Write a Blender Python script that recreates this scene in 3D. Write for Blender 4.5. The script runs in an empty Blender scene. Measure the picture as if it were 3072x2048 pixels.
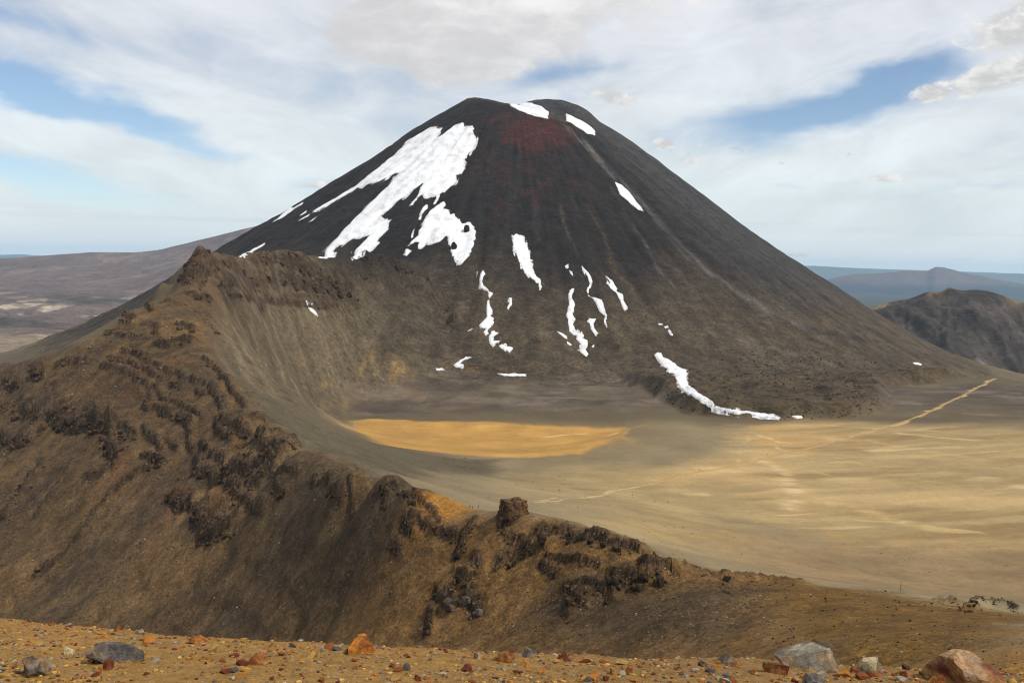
import bpy, math, random
import numpy as np
from mathutils import Vector, Matrix

# ------------------------------------------------------------------ camera, sky, sun, exposure
scn = bpy.context.scene
COL = scn.collection
W0, H0, FPX = 3072.0, 2048.0, 2985.0          # photograph size and focal length in its pixels
PITCH, ROLL = math.radians(4.49), math.radians(1.1)
fw = np.array([0.0, math.cos(PITCH), -math.sin(PITCH)])
r0 = np.array([1.0, 0.0, 0.0]); u0 = np.array([0.0, math.sin(PITCH), math.cos(PITCH)])
RT = r0 * math.cos(ROLL) + u0 * math.sin(ROLL)
UP = -r0 * math.sin(ROLL) + u0 * math.cos(ROLL)
cam_d = bpy.data.cameras.new('camera'); cam = bpy.data.objects.new('camera', cam_d); COL.objects.link(cam)
cam.matrix_world = Matrix(((RT[0], UP[0], -fw[0], 0), (RT[1], UP[1], -fw[1], 0), (RT[2], UP[2], -fw[2], 0), (0, 0, 0, 1)))
cam_d.sensor_width = 36.0; cam_d.lens = 36.0 * FPX / W0
cam_d.clip_start = 0.1; cam_d.clip_end = 200000.0
scn.camera = cam
scn.view_settings.view_transform = 'Standard'; scn.view_settings.look = 'None'
scn.view_settings.exposure = 0.0; scn.view_settings.gamma = 1.0
scn.render.engine = 'CYCLES'
scn.cycles.use_denoising = True
scn.cycles.filter_width = 1.1
scn.cycles.use_adaptive_sampling = True; scn.cycles.adaptive_threshold = 0.025
scn.cycles.max_bounces = 4; scn.cycles.diffuse_bounces = 2; scn.cycles.volume_bounces = 0

SUN_TO = Vector((0.66, -0.36, 0.86)).normalized()   # towards the sun: high, to the right and a little behind
sun_d = bpy.data.lights.new('sun', 'SUN'); sun_d.energy = 4.4; sun_d.angle = math.radians(0.8); sun_d.color = (1.0, 0.955, 0.88)
sun = bpy.data.objects.new('sun', sun_d); COL.objects.link(sun)
sun.rotation_euler = SUN_TO.to_track_quat('Z', 'Y').to_euler()

class NT:
    """small helper for building node trees"""
    def __init__(s, tree): s.t = tree; s.n = tree.nodes; s.l = tree.links
    def put(s, sock, v):
        if v is None: return
        if hasattr(v, 'is_output') or isinstance(v, bpy.types.NodeSocket): s.l.new(v, sock)
        else: sock.default_value = v
    def m(s, op, a, b=None, c=None, clamp=False):
        n = s.n.new('ShaderNodeMath'); n.operation = op; n.use_clamp = clamp
        s.put(n.inputs[0], a); s.put(n.inputs[1], b); s.put(n.inputs[2], c); return n.outputs[0]
    def mix(s, f, a, b, mode='MIX'):
        n = s.n.new('ShaderNodeMix'); n.data_type = 'RGBA'; n.blend_type = mode
        s.put(n.inputs[0], f); s.put(n.inputs[6], a); s.put(n.inputs[7], b); return n.outputs[2]
    def noise(s, vec, scale, detail=4.0, rough=0.55, dist=0.0):
        n = s.n.new('ShaderNodeTexNoise'); s.put(n.inputs['Vector'], vec)
        n.inputs['Scale'].default_value = scale; n.inputs['Detail'].default_value = detail
        n.inputs['Roughness'].default_value = rough; n.inputs['Distortion'].default_value = dist; return n.outputs['Fac']
    def ramp(s, v, lo, hi, a=0.0, b=1.0, smooth=True):
        n = s.n.new('ShaderNodeMapRange'); n.interpolation_type = 'SMOOTHSTEP' if smooth else 'LINEAR'
        s.put(n.inputs[0], v); n.inputs[1].default_value = lo; n.inputs[2].default_value = hi
        n.inputs[3].default_value = a; n.inputs[4].default_value = b; return n.outputs[0]
    def xyz(s, x, y, z):
        n = s.n.new('ShaderNodeCombineXYZ'); s.put(n.inputs[0], x); s.put(n.inputs[1], y); s.put(n.inputs[2], z); return n.outputs[0]

world = bpy.data.worlds.new('World'); scn.world = world; world.use_nodes = True
world.cycles.sampling_method = 'MANUAL'; world.cycles.sample_map_resolution = 256
wt = NT(world.node_tree); wt.n.clear()
sky = wt.n.new('ShaderNodeTexSky'); sky.sky_type = 'NISHITA'; sky.sun_disc = False
sky.sun_elevation = math.asin(SUN_TO.z); sky.sun_rotation = math.atan2(SUN_TO.x, SUN_TO.y)
sky.altitude = 1800; sky.air_density = 1.0; sky.dust_density = 1.0; sky.ozone_density = 1.2
tc = wt.n.new('ShaderNodeTexCoord'); sp = wt.n.new('ShaderNodeSeparateXYZ'); wt.l.new(tc.outputs['Generated'], sp.inputs[0])
dx, dy, dz = sp.outputs
AZ = wt.m('MULTIPLY', wt.m('ARCTAN2', dx, dy), 57.29578)      # degrees, 0 = south-ish where the volcano stands
EL = wt.m('MULTIPLY', wt.m('ARCSINE', dz), 57.29578)
# cloud bands sag in the middle of the view and rise to both sides
ELc = wt.m('SUBTRACT', EL, wt.m('MULTIPLY', wt.m('MULTIPLY', wt.m('COSINE', wt.m('MULTIPLY', AZ, 0.05)), -4.5), 1.0))
nA = wt.noise(wt.xyz(wt.m('MULTIPLY', AZ, 0.045), wt.m('MULTIPLY', ELc, 0.17), 3.7), 1.0, 4.0, 0.5, 0.5)
nB = wt.noise(wt.xyz(wt.m('MULTIPLY', AZ, 0.17), wt.m('MULTIPLY', ELc, 0.40), 9.1), 1.0, 7.0, 0.60, 0.5)
nW = wt.noise(wt.xyz(wt.m('MULTIPLY', AZ, 0.12), wt.m('MULTIPLY', EL, 0.3), 1.3), 1.0, 4.0, 0.55)
nW2 = wt.noise(wt.xyz(wt.m('MULTIPLY', AZ, 0.12), wt.m('MULTIPLY', EL, 0.3), 7.9), 1.0, 4.0, 0.55)
AW = wt.m('ADD', AZ, wt.m('MULTIPLY', wt.m('SUBTRACT', nW, 0.5), 7.0))
EW = wt.m('ADD', EL, wt.m('MULTIPLY', wt.m('SUBTRACT', nW2, 0.5), 3.2))
VW = wt.xyz(AW, EW, 0.0); VA = wt.xyz(AZ, EL, 0.0)
def gauss(a0, e0, ra, re, rot=0.0, V=None):
    mp = wt.n.new('ShaderNodeMapping'); mp.vector_type = 'TEXTURE'; wt.l.new(V or VW, mp.inputs[0])
    mp.inputs[1].default_value = (a0, e0, 0); mp.inputs[2].default_value = (0, 0, math.radians(rot)); mp.inputs[3].default_value = (ra, re, 1)
    dt = wt.n.new('ShaderNodeVectorMath'); dt.operation = 'DOT_PRODUCT'; wt.l.new(mp.outputs[0], dt.inputs[0]); wt.l.new(mp.outputs[0], dt.inputs[1])
    return wt.m('POWER', 0.3678794, dt.outputs['Value'])
# cloud cover: broad thin deck with blue openings
cover = wt.m('ADD', wt.ramp(nA, 0.30, 0.62, 0.55, 1.0), wt.m('MULTIPLY', wt.m('SUBTRACT', nB, 0.5), 0.7))
GAPS = [(16.5, 8.4, 7.4, 1.5, 10, 1.15), (21.5, 10.4, 4.2, 1.0, 20, 0.65), (-26.5, 8.4, 7.0, 0.95, -12, 1.05), (-19.5, 6.6, 5.5, 0.8, -14, 0.8),
        (-25.0, 3.8, 6.0, 0.8, -5, 0.8), (-11.5, 3.9, 3.0, 0.7, 4, 0.6), (-8.2, 4.9, 1.3, 0.6, 20, 0.7), (3.6, 10.6, 3.4, 0.5, 14, 0.35),
        (14.5, 4.4, 1.6, 0.3, 0, 0.5), (24.0, 4.4, 5.5, 0.35, 0, 0.35), (-27.0, 12.2, 5.0, 0.5, -14, 0.3)]
for a0, e0, ra, re, rot, k in GAPS:
    cover = wt.m('SUBTRACT', cover, wt.m('MULTIPLY', gauss(a0, e0, ra, re, rot), k))
cover = wt.m('MULTIPLY', wt.ramp(cover, -0.08, 0.82), 0.95)
# big soft lens cloud over the summit and heaped clouds to the right
nC = wt.noise(wt.xyz(wt.m('MULTIPLY', AZ, 0.35), wt.m('MULTIPLY', EL, 0.75), 4.4), 1.0, 7.0, 0.6, 0.2)
lens = wt.m('ADD', gauss(1.0, 15.2, 11.0, 3.3, 5), gauss(-4.5, 11.9, 5.5, 2.0, -4))
lens = wt.ramp(wt.m('ADD', lens, wt.m('MULTIPLY', wt.m('SUBTRACT', nC, 0.5), 0.9)), 0.30, 0.62)
heap = None
for a0, e0, ra, re, rot, k in [(26.8, 12.4, 3.6, 1.5, 14, 1.05), (25.6, 10.0, 3.2, 0.95, 16, 1.0), (22.3, 9.2, 1.3, 0.65, 8, 1.0), (27.0, 14.6, 2.4, 1.2, 20, 0.8), (8.4, 6.8, 0.75, 0.42, 0, 0.95), (9.9, 5.9, 0.8, 0.3, 0, 0.7),
                         (10.2, 6.6, 0.9, 0.3, 10, 0.6), (5.6, 9.3, 1.8, 0.6, -12, 0.8), (20.3, 4.9, 1.3, 0.3, 0, 0.85), (15.8, 0.75, 1.0, 0.16, 0, 0.9), (18.6, 0.7, 1.2, 0.1, 0, 0.75),
                         (24.2, 0.65, 1.2, 0.1, 0, 0.7), (-10.0, 4.2, 3.2, 0.28, 4, 0.85), (27.5, 4.1, 1.0, 0.25, 0, 0.7)]:
    g = wt.m('MULTIPLY', gauss(a0, e0, ra, re, rot, VA), k)
    heap = g if heap is None else wt.m('MAXIMUM', heap, g)
nH = wt.noise(wt.xyz(wt.m('MULTIPLY', AZ, 0.9), wt.m('MULTIPLY', EL, 1.5), 2.2), 1.0, 8.0, 0.62, 0.3)
heap = wt.ramp(wt.m('ADD', heap, wt.m('MULTIPLY', wt.m('SUBTRACT', nH, 0.5), 1.1)), 0.40, 0.72)
# small grey wisps
nS = wt.noise(wt.xyz(wt.m('MULTIPLY', AZ, 1.1), wt.m('MULTIPLY', EL, 2.6), 6.6), 1.0, 6.0, 0.6, 0.5)
wisp = wt.m('MULTIPLY', wt.ramp(nS, 0.60, 0.72), wt.ramp(wt.m('ADD', gauss(17.5, 6.0, 4.0, 0.9, 8), gauss(11.0, 6.1, 2.5, 1.0, 0)), 0.2, 0.7))
nE = wt.noise(wt.xyz(wt.m('MULTIPLY', AZ, 0.06), wt.m('MULTIPLY', EL, 1.6), 5.1), 1.0, 4.0, 0.55)
bands = wt.m('MULTIPLY', wt.ramp(nE, 0.5, 0.7), wt.m('MULTIPLY', wt.ramp(EL, 0.0, 1.5), wt.ramp(EL, 5.0, 2.0)))
SKYK = 0.12
base = wt.mix(1.0, sky.outputs[0], (SKYK, SKYK, SKYK, 1), 'MULTIPLY')
cloudB = wt.ramp(wt.m('ADD', wt.m('MULTIPLY', nB, 0.6), wt.m('MULTIPLY', nA, 0.4)), 0.30, 0.72, 0.72, 0.93)
cl = wt.mix(1.0, wt.mix(wt.ramp(EL, 1.0, 14.0), (0.93, 1.02, 1.03, 1), (0.97, 1.0, 1.06, 1)), wt.xyz(cloudB, cloudB, cloudB), 'MULTIPLY')
lowc = wt.ramp(EL, 6.0, 0.5)
cover = wt.m('MAXIMUM', cover, wt.m('MULTIPLY', wt.ramp(EL, 4.2, 0.3), 0.92))
col = wt.mix(cover, base, wt.mix(wt.m('MULTIPLY', lowc, 0.7), cl, (0.76, 0.82, 0.84, 1)))
lensB = wt.ramp(wt.m('ADD', nC, wt.m('MULTIPLY', gauss(2.0, 15.5, 7.0, 2.2, 0, VA), 0.35)), 0.40, 0.95, 0.66, 0.95)
col = wt.mix(wt.m('MULTIPLY', lens, 0.9), col, wt.mix(1.0, (1.0, 0.985, 0.985, 1), wt.xyz(lensB, lensB, lensB), 'MULTIPLY'))
heapB = wt.ramp(nH, 0.38, 0.70, 0.62, 0.90)
col = wt.mix(wt.m('MULTIPLY', heap, 0.92), col, wt.mix(1.0, (1.0, 0.99, 0.97, 1), wt.xyz(heapB, heapB, heapB), 'MULTIPLY'))
col = wt.mix(wt.m('MULTIPLY', wisp, 0.55), col, (0.50, 0.54, 0.60, 1))
col = wt.mix(wt.m('MULTIPLY', bands, 0.18), col, (0.46, 0.53, 0.58, 1))
bg = wt.n.new('ShaderNodeBackground'); wt.l.new(col, bg.inputs[0]); bg.inputs[1].default_value = 1.0
wo = wt.n.new('ShaderNodeOutputWorld'); wt.l.new(bg.outputs[0], wo.inputs[0])

# ------------------------------------------------------------------ numeric helpers
def smooth(a, b, x): t = np.clip((x - a) / (b - a), 0, 1); return t * t * (3 - 2 * t)
_TAB = np.random.default_rng(5).random((512, 512)).astype(np.float32); _TF = np.ascontiguousarray(_TAB.ravel())
def _hash(ix, iy, seed): return _TF[(((iy + seed * 131) & 511) << 9) + ((ix + seed * 67) & 511)]
def vnoise(x, y, seed=0):
    x = np.asarray(x); y = np.asarray(y)
    xi = np.floor(x); yi = np.floor(y); fx = (x - xi).astype(np.float32); fy = (y - yi).astype(np.float32)
    ix = (xi.astype(np.int32) + seed * 67) & 511; iy = ((yi.astype(np.int32) + seed * 131) & 511) << 9
    ix1 = (ix + 1) & 511; iy1 = (iy + 512) & 262143
    fx = fx * fx * fx * (fx * (fx * 6 - 15) + 10); fy = fy * fy * fy * (fy * (fy * 6 - 15) + 10)
    a = _TF[iy + ix]; b = _TF[iy + ix1]; c = _TF[iy1 + ix]; d = _TF[iy1 + ix1]
    a = a + (b - a) * fx; c = c + (d - c) * fx
    return a + (c - a) * fy
def fbm(x, y, seed=0, octv=4, gain=0.5):
    s = 0; a = 1.0; tot = 0
    for k in range(octv):
        s = s + a * (vnoise(x, y, seed + 17 * k) * 2 - 1); tot += a
        x, y = 1.83 * x + 0.67 * y + 3.1, 1.83 * y - 0.67 * x + 7.7; a *= gain
    return s / tot
def ridged(x, y, seed=0, octv=4, gain=0.5):
    s = 0; a = 1.0; tot = 0
    for k in range(octv):
        s = s + a * (1 - np.abs(vnoise(x, y, seed + 31 * k) * 2 - 1)); tot += a
        x, y = 1.87 * x + 0.6 * y + 1.7, 1.87 * y - 0.6 * x + 4.2; a *= gain
    return s / tot
def worley(x, y, seed=0):
    ix = np.floor(x).astype(np.int64); iy = np.floor(y).astype(np.int64)
    f1 = np.full(x.shape, 9.0); f2 = np.full(x.shape, 9.0); idv = np.zeros(x.shape)
    for ddx in (-1, 0, 1):
        for ddy in (-1, 0, 1):
            jx = ix + ddx; jy = iy + ddy
            px = jx + _hash(jx, jy, seed); py = jy + _hash(jx, jy, seed + 5)
            d = np.hypot(px - x, py - y); near = d < f1
            f2 = np.where(near, f1, np.minimum(f2, d)); idv = np.where(near, _hash(jx, jy, seed + 11), idv); f1 = np.where(near, d, f1)
    return f1, f2, idv
def ray(u, v):
    u = np.asarray(u, float); v = np.asarray(v, float)
    d = fw[None] + ((u.reshape(-1, 1) - W0 / 2) / FPX) * RT[None] + ((H0 / 2 - v.reshape(-1, 1)) / FPX) * UP[None]
    return d / d[:, 1:2]                                   # scaled so that y = 1: multiply by forward distance
def at(u, v, D): return ray([u], [v])[0] * D
def seg_dist(px, py, poly, closed=True):
    """signed distance (positive inside) of points to a polygon, or distance to a polyline"""
    P = np.asarray(poly, float); n = len(P); best = np.full(px.shape, 1e18); ins = np.zeros(px.shape, bool)
    for i in range(n if closed else n - 1):
        a = P[i]; b = P[(i + 1) % n]; ex, ey = b - a; L = ex * ex + ey * ey + 1e-12
        t = np.clip(((px - a[0]) * ex + (py - a[1]) * ey) / L, 0, 1)
        best = np.minimum(best, (px - a[0] - t * ex) ** 2 + (py - a[1] - t * ey) ** 2)
        if closed:
            c = (a[1] > py) != (b[1] > py)
            if c.any(): ins ^= c & (px < ex * (py - a[1]) / (ey if ey != 0 else 1e-12) + a[0])
    d = np.sqrt(best)
    return np.where(ins, d, -d) if closed else d

def side_dist(px, py, poly, dn):
    """distance to a polyline and the downhill component of the offset from it"""
    P = np.asarray(poly, float); best = np.full(px.shape, 1e18); sb = np.zeros(px.shape)
    for a, b in zip(P[:-1], P[1:]):
        ex, ey = b - a; L = ex * ex + ey * ey + 1e-12; t = np.clip(((px - a[0]) * ex + (py - a[1]) * ey) / L, 0, 1); ox = px - a[0] - t * ex; oy = py - a[1] - t * ey
        d = ox * ox + oy * oy; k = d < best; best = np.where(k, d, best); sb = np.where(k, ox * dn[0] + oy * dn[1], sb)
    return np.sqrt(best), sb

# ------------------------------------------------------------------ the shape of the land
# control points: where a spot of the picture stands (photo pixel, forward distance), and unseen ground in world metres
CP = [  # rim crest from the rocky peak towards the viewer, then along to the right
 (591,742,950),(600,850,900),(620,960,820),(616,1080,720),(678,1140,660),(738,1225,600),(830,1300,520),(960,1390,440),(1060,1420,390),(1150,1440,360),
 (1250,1490,335),(1400,1550,315),(1536,1560,300),(1640,1580,290),(1800,1600,275),(1900,1650,265),(2040,1705,255),(2200,1725,250),(2400,1740,245),
 (2540,1765,240),(2700,1760,240),(2800,1790,235),(2900,1800,225),(3072,1830,210),(3400,1870,190),
 # shoulder that hides part of the yellow lake bed
 (839,1192,940),(943,1262,900),(1060,1314,860),(1150,1335,900),(1306,1358,940),(1567,1371,985),(1737,1358,985),(1868,1312,1040),
 (760,1150,770),(850,1250,700),(950,1320,640),(1060,1370,600),(1060,1400,500),
 # left spur
 (0,1090,820),(-300,1110,840),
 (525,950,975),(438,990,930),(378,1010,900),(316,1070,870),(240,1100,850),(520,990,1060),(438,1030,1000),(316,1080,1000),(240,1105,1000),(400,1030,1150),(540,960,1200),(100,1115,1000),(100,1105,900),(0,1115,930),
 # ledged face below it
 (0,1200,760),(0,1350,700),(0,1500,640),(0,1700,570),(0,1860,520),(300,1100,730),(300,1250,670),(300,1400,610),(300,1600,545),(300,1750,500),(300,1890,460),
 (600,1200,650),(600,1350,580),(600,1500,530),(600,1700,465),(600,1900,415),(900,1500,430),(900,1650,395),(900,1800,365),(900,1930,340),
 (1200,1600,325),(1200,1750,305),(1200,1930,280),(1536,1700,285),(1536,1850,262),(1536,1950,240),(1900,1800,240),(1900,1970,200),
 (2300,1850,205),(2300,1930,160),(2300,1980,120),(2700,1850,170),(2700,1920,110),(2700,2000,50),(3072,1880,140),(3072,1950,70),(3072,2020,30),(-300,1300,740),(-300,1700,600),
 (1060,1550,372),(1060,1700,343),(1060,1850,318),(750,1350,548),(750,1500,480),(750,1700,425),(750,1880,384),(150,1300,685),(150,1500,609),(150,1700,543),(450,1250,648),(450,1400,586),(450,1600,521),(450,1800,463),(1370,1700,298),(1370,1850,276),
 # slope behind the rim down to the floor
 (1500,1530,560),(1500,1480,680),(1500,1430,820),(1200,1430,520),(1200,1380,720),(1200,1345,900),(1800,1560,520),(1800,1500,640),(2200,1680,500),(2700,1735,530),(3072,1790,480)]
CPZ = [  # floor: pixel and height
 (1500,1250,-194),(1500,1180,-182),(1500,1120,-170),(1310,1105,-165),(1180,1150,-175),(1050,1180,-185),(960,1230,-190),(980,1270,-193),
 (1110,1256,-196),(1306,1264,-196),(1567,1273,-196),(1829,1286,-196),(1032,1280,-196),(1300,1330,-197),(1600,1340,-197),(1800,1310,-196),
 (1950,1262,-186),(2000,1300,-184),(1905,1330,-186),(2100,1280,-190),(2250,1280,-190),(2400,1300,-188),(2700,1250,-184),(3072,1300,-180),(2600,1320,-188),
 (2200,1400,-188),(2600,1450,-186),(3072,1450,-182),(2000,1400,-186),(1800,1400,-187),(1900,1480,-180),(2200,1560,-180),(2600,1600,-178),(3072,1620,-174),(2900,1190,-176),(2990,1130,-170),(2640,1200,-180),(3300,1200,-176),(3400,1400,-180),
 (2300,1200,-184),(2000,1200,-184),(1800,1200,-184)]
CPW = [(0,25,-16),(0,60,-42),(0,100,-66),(0,170,-88),(-60,100,-84),(-100,220,-135),(-200,300,-168),(-150,150,-115),(-300,400,-190),(-40,40,-34),(-350,250,-190),
 (100,40,-22),(150,80,-40),(60,60,-32),(-20,15,-9),(20,15,-8),
 (-640,1200,-190),(-700,1450,-220),(-900,1000,-190),(-330,1950,-200),(-800,1500,-230),(-1200,1300,-250),(-1500,2400,-330),(-900,2400,-300),(-600,3300,-330),(0,3300,-320),
 (0,1800,-190),(300,1700,-190),(700,1700,-190),(0,2400,-250),(600,2300,-240),(1200,2200,-330),(1000,1800,-230),(1400,1500,-240),(1700,3300,-380),(900,3300,-340),(-1700,3300,-330),(-2300,2500,-320),(2300,2500,-380),
 (900,900,-178),(700,500,-150),(500,250,-70),(-800,500,-210),(-1100,800,-210)]
def densify(P, step):
    out = [P[0]]
    for a, b in zip(P[:-1], P[1:]):
        k = max(1, int(round(np.linalg.norm(b[:2] - a[:2]) / step)))
        for i in range(1, k + 1): out.append(a + (b - a) * i / k)
    return np.array(out)
def along(P, s):
    L = np.concatenate([[0], np.cumsum(np.linalg.norm(np.diff(P[:, :2], axis=0), axis=1))]); L /= L[-1]
    return np.stack([np.interp(s, L, P[:, k]) for k in range(3)], 1)
pts = []
crestE = np.array([at(*q) for q in CP[:25]])
for p in densify(crestE, 32)[1:]: pts.append(p)
for q in densify(crestE[6:], 40):                       # just behind the rim the ground drops away
    k = 0.22 if q[0] < -50 else 0.40
    pts.append(np.array([q[0] * (q[1] + 45) / q[1], q[1] + 45, q[2] - 45 * k]))
# inner crater wall: its skyline and its foot, with straight scree between
SKYL = np.array([at(*q) for q in [(717,770,1380),(760,763,1430),(870,754,1500),(960,770,1560),(1060,775,1610),(1110,764,1650),(1180,780,1690),(1260,803,1720),(1340,862,1730),(1390,935,1700),(1398,1040,1640)]])
for p in densify(np.array([at(*q) for q in [(600,745,955),(655,765,1150),(700,769,1320)]]), 60): pts.append(p); pts.append(p + np.array([-45, 25, -34])); pts.append(p + np.array([-140, 50, -105]))
for q in [(650,880,985),(700,900,1130),(700,1000,990),(800,1100,1010),(790,1000,1120),(850,1150,1040)]: pts.append(at(*q))
FOOT = []
for u, v, z in [(945,1258,-186),(960,1235,-190),(1050,1182,-186),(1180,1150,-176),(1310,1108,-165)]:
    r = ray([u], [v])[0]; FOOT.append(r * (z / r[2]))
FOOT = np.array(FOOT)
for s_ in np.linspace(0.0, 1, 16):
    k_ = along(SKYL, np.array([s_]))[0]; f_ = along(FOOT, np.array([s_]))[0]
    pts.append(k_)
    for q in (0.16, 0.4, 0.7, 1.0):
        if s_ > 0.9 and q in (0.16, 0.7): continue
        p = k_ + (f_ - k_) * q; p[2] -= 0.10 * (k_[2] - f_[2]) * math.sin(math.pi * q); pts.append(p)
    o = k_ + np.array([-34, 30, -26 if s_ < 0.6 else -10]); pts.append(o)
    if s_ < 0.6: pts.append(k_ + np.array([-130, 80, -95]))
spur = np.array([at(*q) for q in [(591,744,948),(534,860,900),(438,915,850),(378,935,820),(316,995,780),(240,1035,760),(100,1075,800)]])
for p in densify(spur, 40)[1:]: pts.append(p)
for u, v, D in CP[25:]: pts.append(at(u, v, D))
for u, v, z in CPZ: r = ray([u], [v])[0]; pts.append(r * (z / r[2]))
for p in CPW: pts.append(np.array(p, float))
pts = np.array(pts)
EPS = 7.0
def _k(dx, dy): dx = dx * dx; dx += dy * dy; dx += EPS * EPS; return np.sqrt(dx, out=dx)
_A = _k(pts[:, None, 0] - pts[None, :, 0], pts[:, None, 1] - pts[None, :, 1])
_n = len(pts); _M = np.zeros((_n + 3, _n + 3)); _M[:_n, :_n] = _A - 0.35 * np.eye(_n)
_M[:_n, _n] = 1; _M[:_n, _n + 1] = pts[:, 0] / 1000; _M[:_n, _n + 2] = pts[:, 1] / 1000; _M[_n:, :_n] = _M[:_n, _n:].T
_wt = np.linalg.solve(_M, np.concatenate([pts[:, 2], [0, 0, 0]]))
def rbf(x, y):
    sh = x.shape; x = x.ravel().astype(np.float32); y = y.ravel().astype(np.float32); out = np.empty(x.size)
    P0 = pts[:, 0].astype(np.float32); P1 = pts[:, 1].astype(np.float32); w32 = _wt[:_n].astype(np.float32)
    for i in range(0, x.size, 40000):
        xs = x[i:i + 40000]; ys = y[i:i + 40000]
        k = _k(xs[:, None] - P0, ys[:, None] - P1)
        out[i:i + 40000] = k @ w32 + _wt[_n] + _wt[_n + 1] * xs / 1000 + _wt[_n + 2] * ys / 1000
    return out.reshape(sh)

# foreground shelf at the viewer's feet
_cl = ray([-500, 0, 300, 512, 1024, 1536, 2048, 2300, 3072, 3500], [1820, 1858, 1885, 1905, 1936, 1962, 1980, 1985, 2036, 2060])
_ct = _cl[:, 0]; _cs = -_cl[:, 2]; _cy = 1.6 / (_cs - 0.2 - 0.004); _ce = np.array([.55, .55, .5, .5, .42, .36, .3, .27, .215, .215])
def shelf(x, y):
    t = x / np.maximum(y, 0.5); yc = np.interp(t, _ct, _cy); e = np.interp(t, _ct, _ce); q = y - yc
    z = -1.6 - 0.2 * y - e * (np.sqrt(q * q + 0.012) + q) * 0.5
    return z + 0.02 * fbm(x * 1.1, y * 1.1, 91, 3) + 0.012 * fbm(x * 4, y * 4, 92, 3)

# the cone
CX, CY = 0.0, 2600.0
PR = np.array([0, 121, 246, 310, 370, 480, 600, 655, 780, 860, 940, 1000, 1110, 1164, 1340, 1600, 2000, 4000.])
PZ = np.array([493, 421, 342, 297, 250, 180, 99, 68, -10, -62, -110, -143, -195, -218, -272, -325, -395, -700.])
_rr = np.arange(0, 4001, 5.0); _pz = np.interp(_rr, PR, PZ)
_kz = np.hanning(27); _kz /= _kz.sum(); _pz = np.convolve(np.pad(_pz, 13, 'reflect', reflect_type='odd'), _kz, 'valid')
DR = np.array([0, 50, 90, 110, 140, 222, 300, 600, 3000.]); DZ = np.array([0, 4, 17, 30, 57, 108, 163, 390, 3000.])
def cone(x, y):
    ddx = x - CX; ddy = y - CY; r = np.hypot(ddx, ddy); th = np.arctan2(ddx, -ddy)
    z = np.interp(r, _rr, _pz)
    f = smooth(120, 420, r); lo = smooth(450, 900, r)
    z = z + f * (9.0 * (ridged(th * 9 + 0.3 * fbm(th * 5, r / 160, 9, 2), r / 700, 3, 3) - 0.55) + 3.6 * fbm(th * 30 + 0.6 * fbm(th * 8, r / 150, 8, 2), r / 420, 5, 3))
    z = z + lo * (-5.5 * np.maximum(0, ridged(th * 16 + 0.5 * fbm(th * 7, r / 120, 28, 2), r / 900, 23, 2) - 0.62) * 3) * smooth(1150, 900, r)
    z = z + (2.0 * fbm(x / 34, y / 34, 6, 3) + 2.8 * lo * (ridged(x / 60, y / 60, 16, 3) - 0.5)) * smooth(60, 160, r)
    lf = smooth(-0.3, -1.3, th) * smooth(-2.6, -1.9, th)
    z = z + lf * f * 3.5 * np.maximum(0, ridged(x / 45, y / 45, 66, 4) - 0.45) * 2
    z = z - 20 * smooth(0.4, 1.3, th) * smooth(350, 700, r) * smooth(1300, 1000, r)
    T = 411 - 0.32 * (x + 116) + 3 * fbm(x / 30, y / 30, 12, 3)
    z = np.where(r < 330, np.minimum(z, T), z)
    d = np.hypot(x - 85, y - 2690)
    return np.maximum(z, 432 - np.interp(d, DR, DZ) + 3 * fbm(x / 28, y / 28, 14, 4))
def smax(a, b, k): h = np.clip(0.5 + 0.5 * (a - b) / k, 0, 1); return b + (a - b) * h + k * h * (1 - h)

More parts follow.
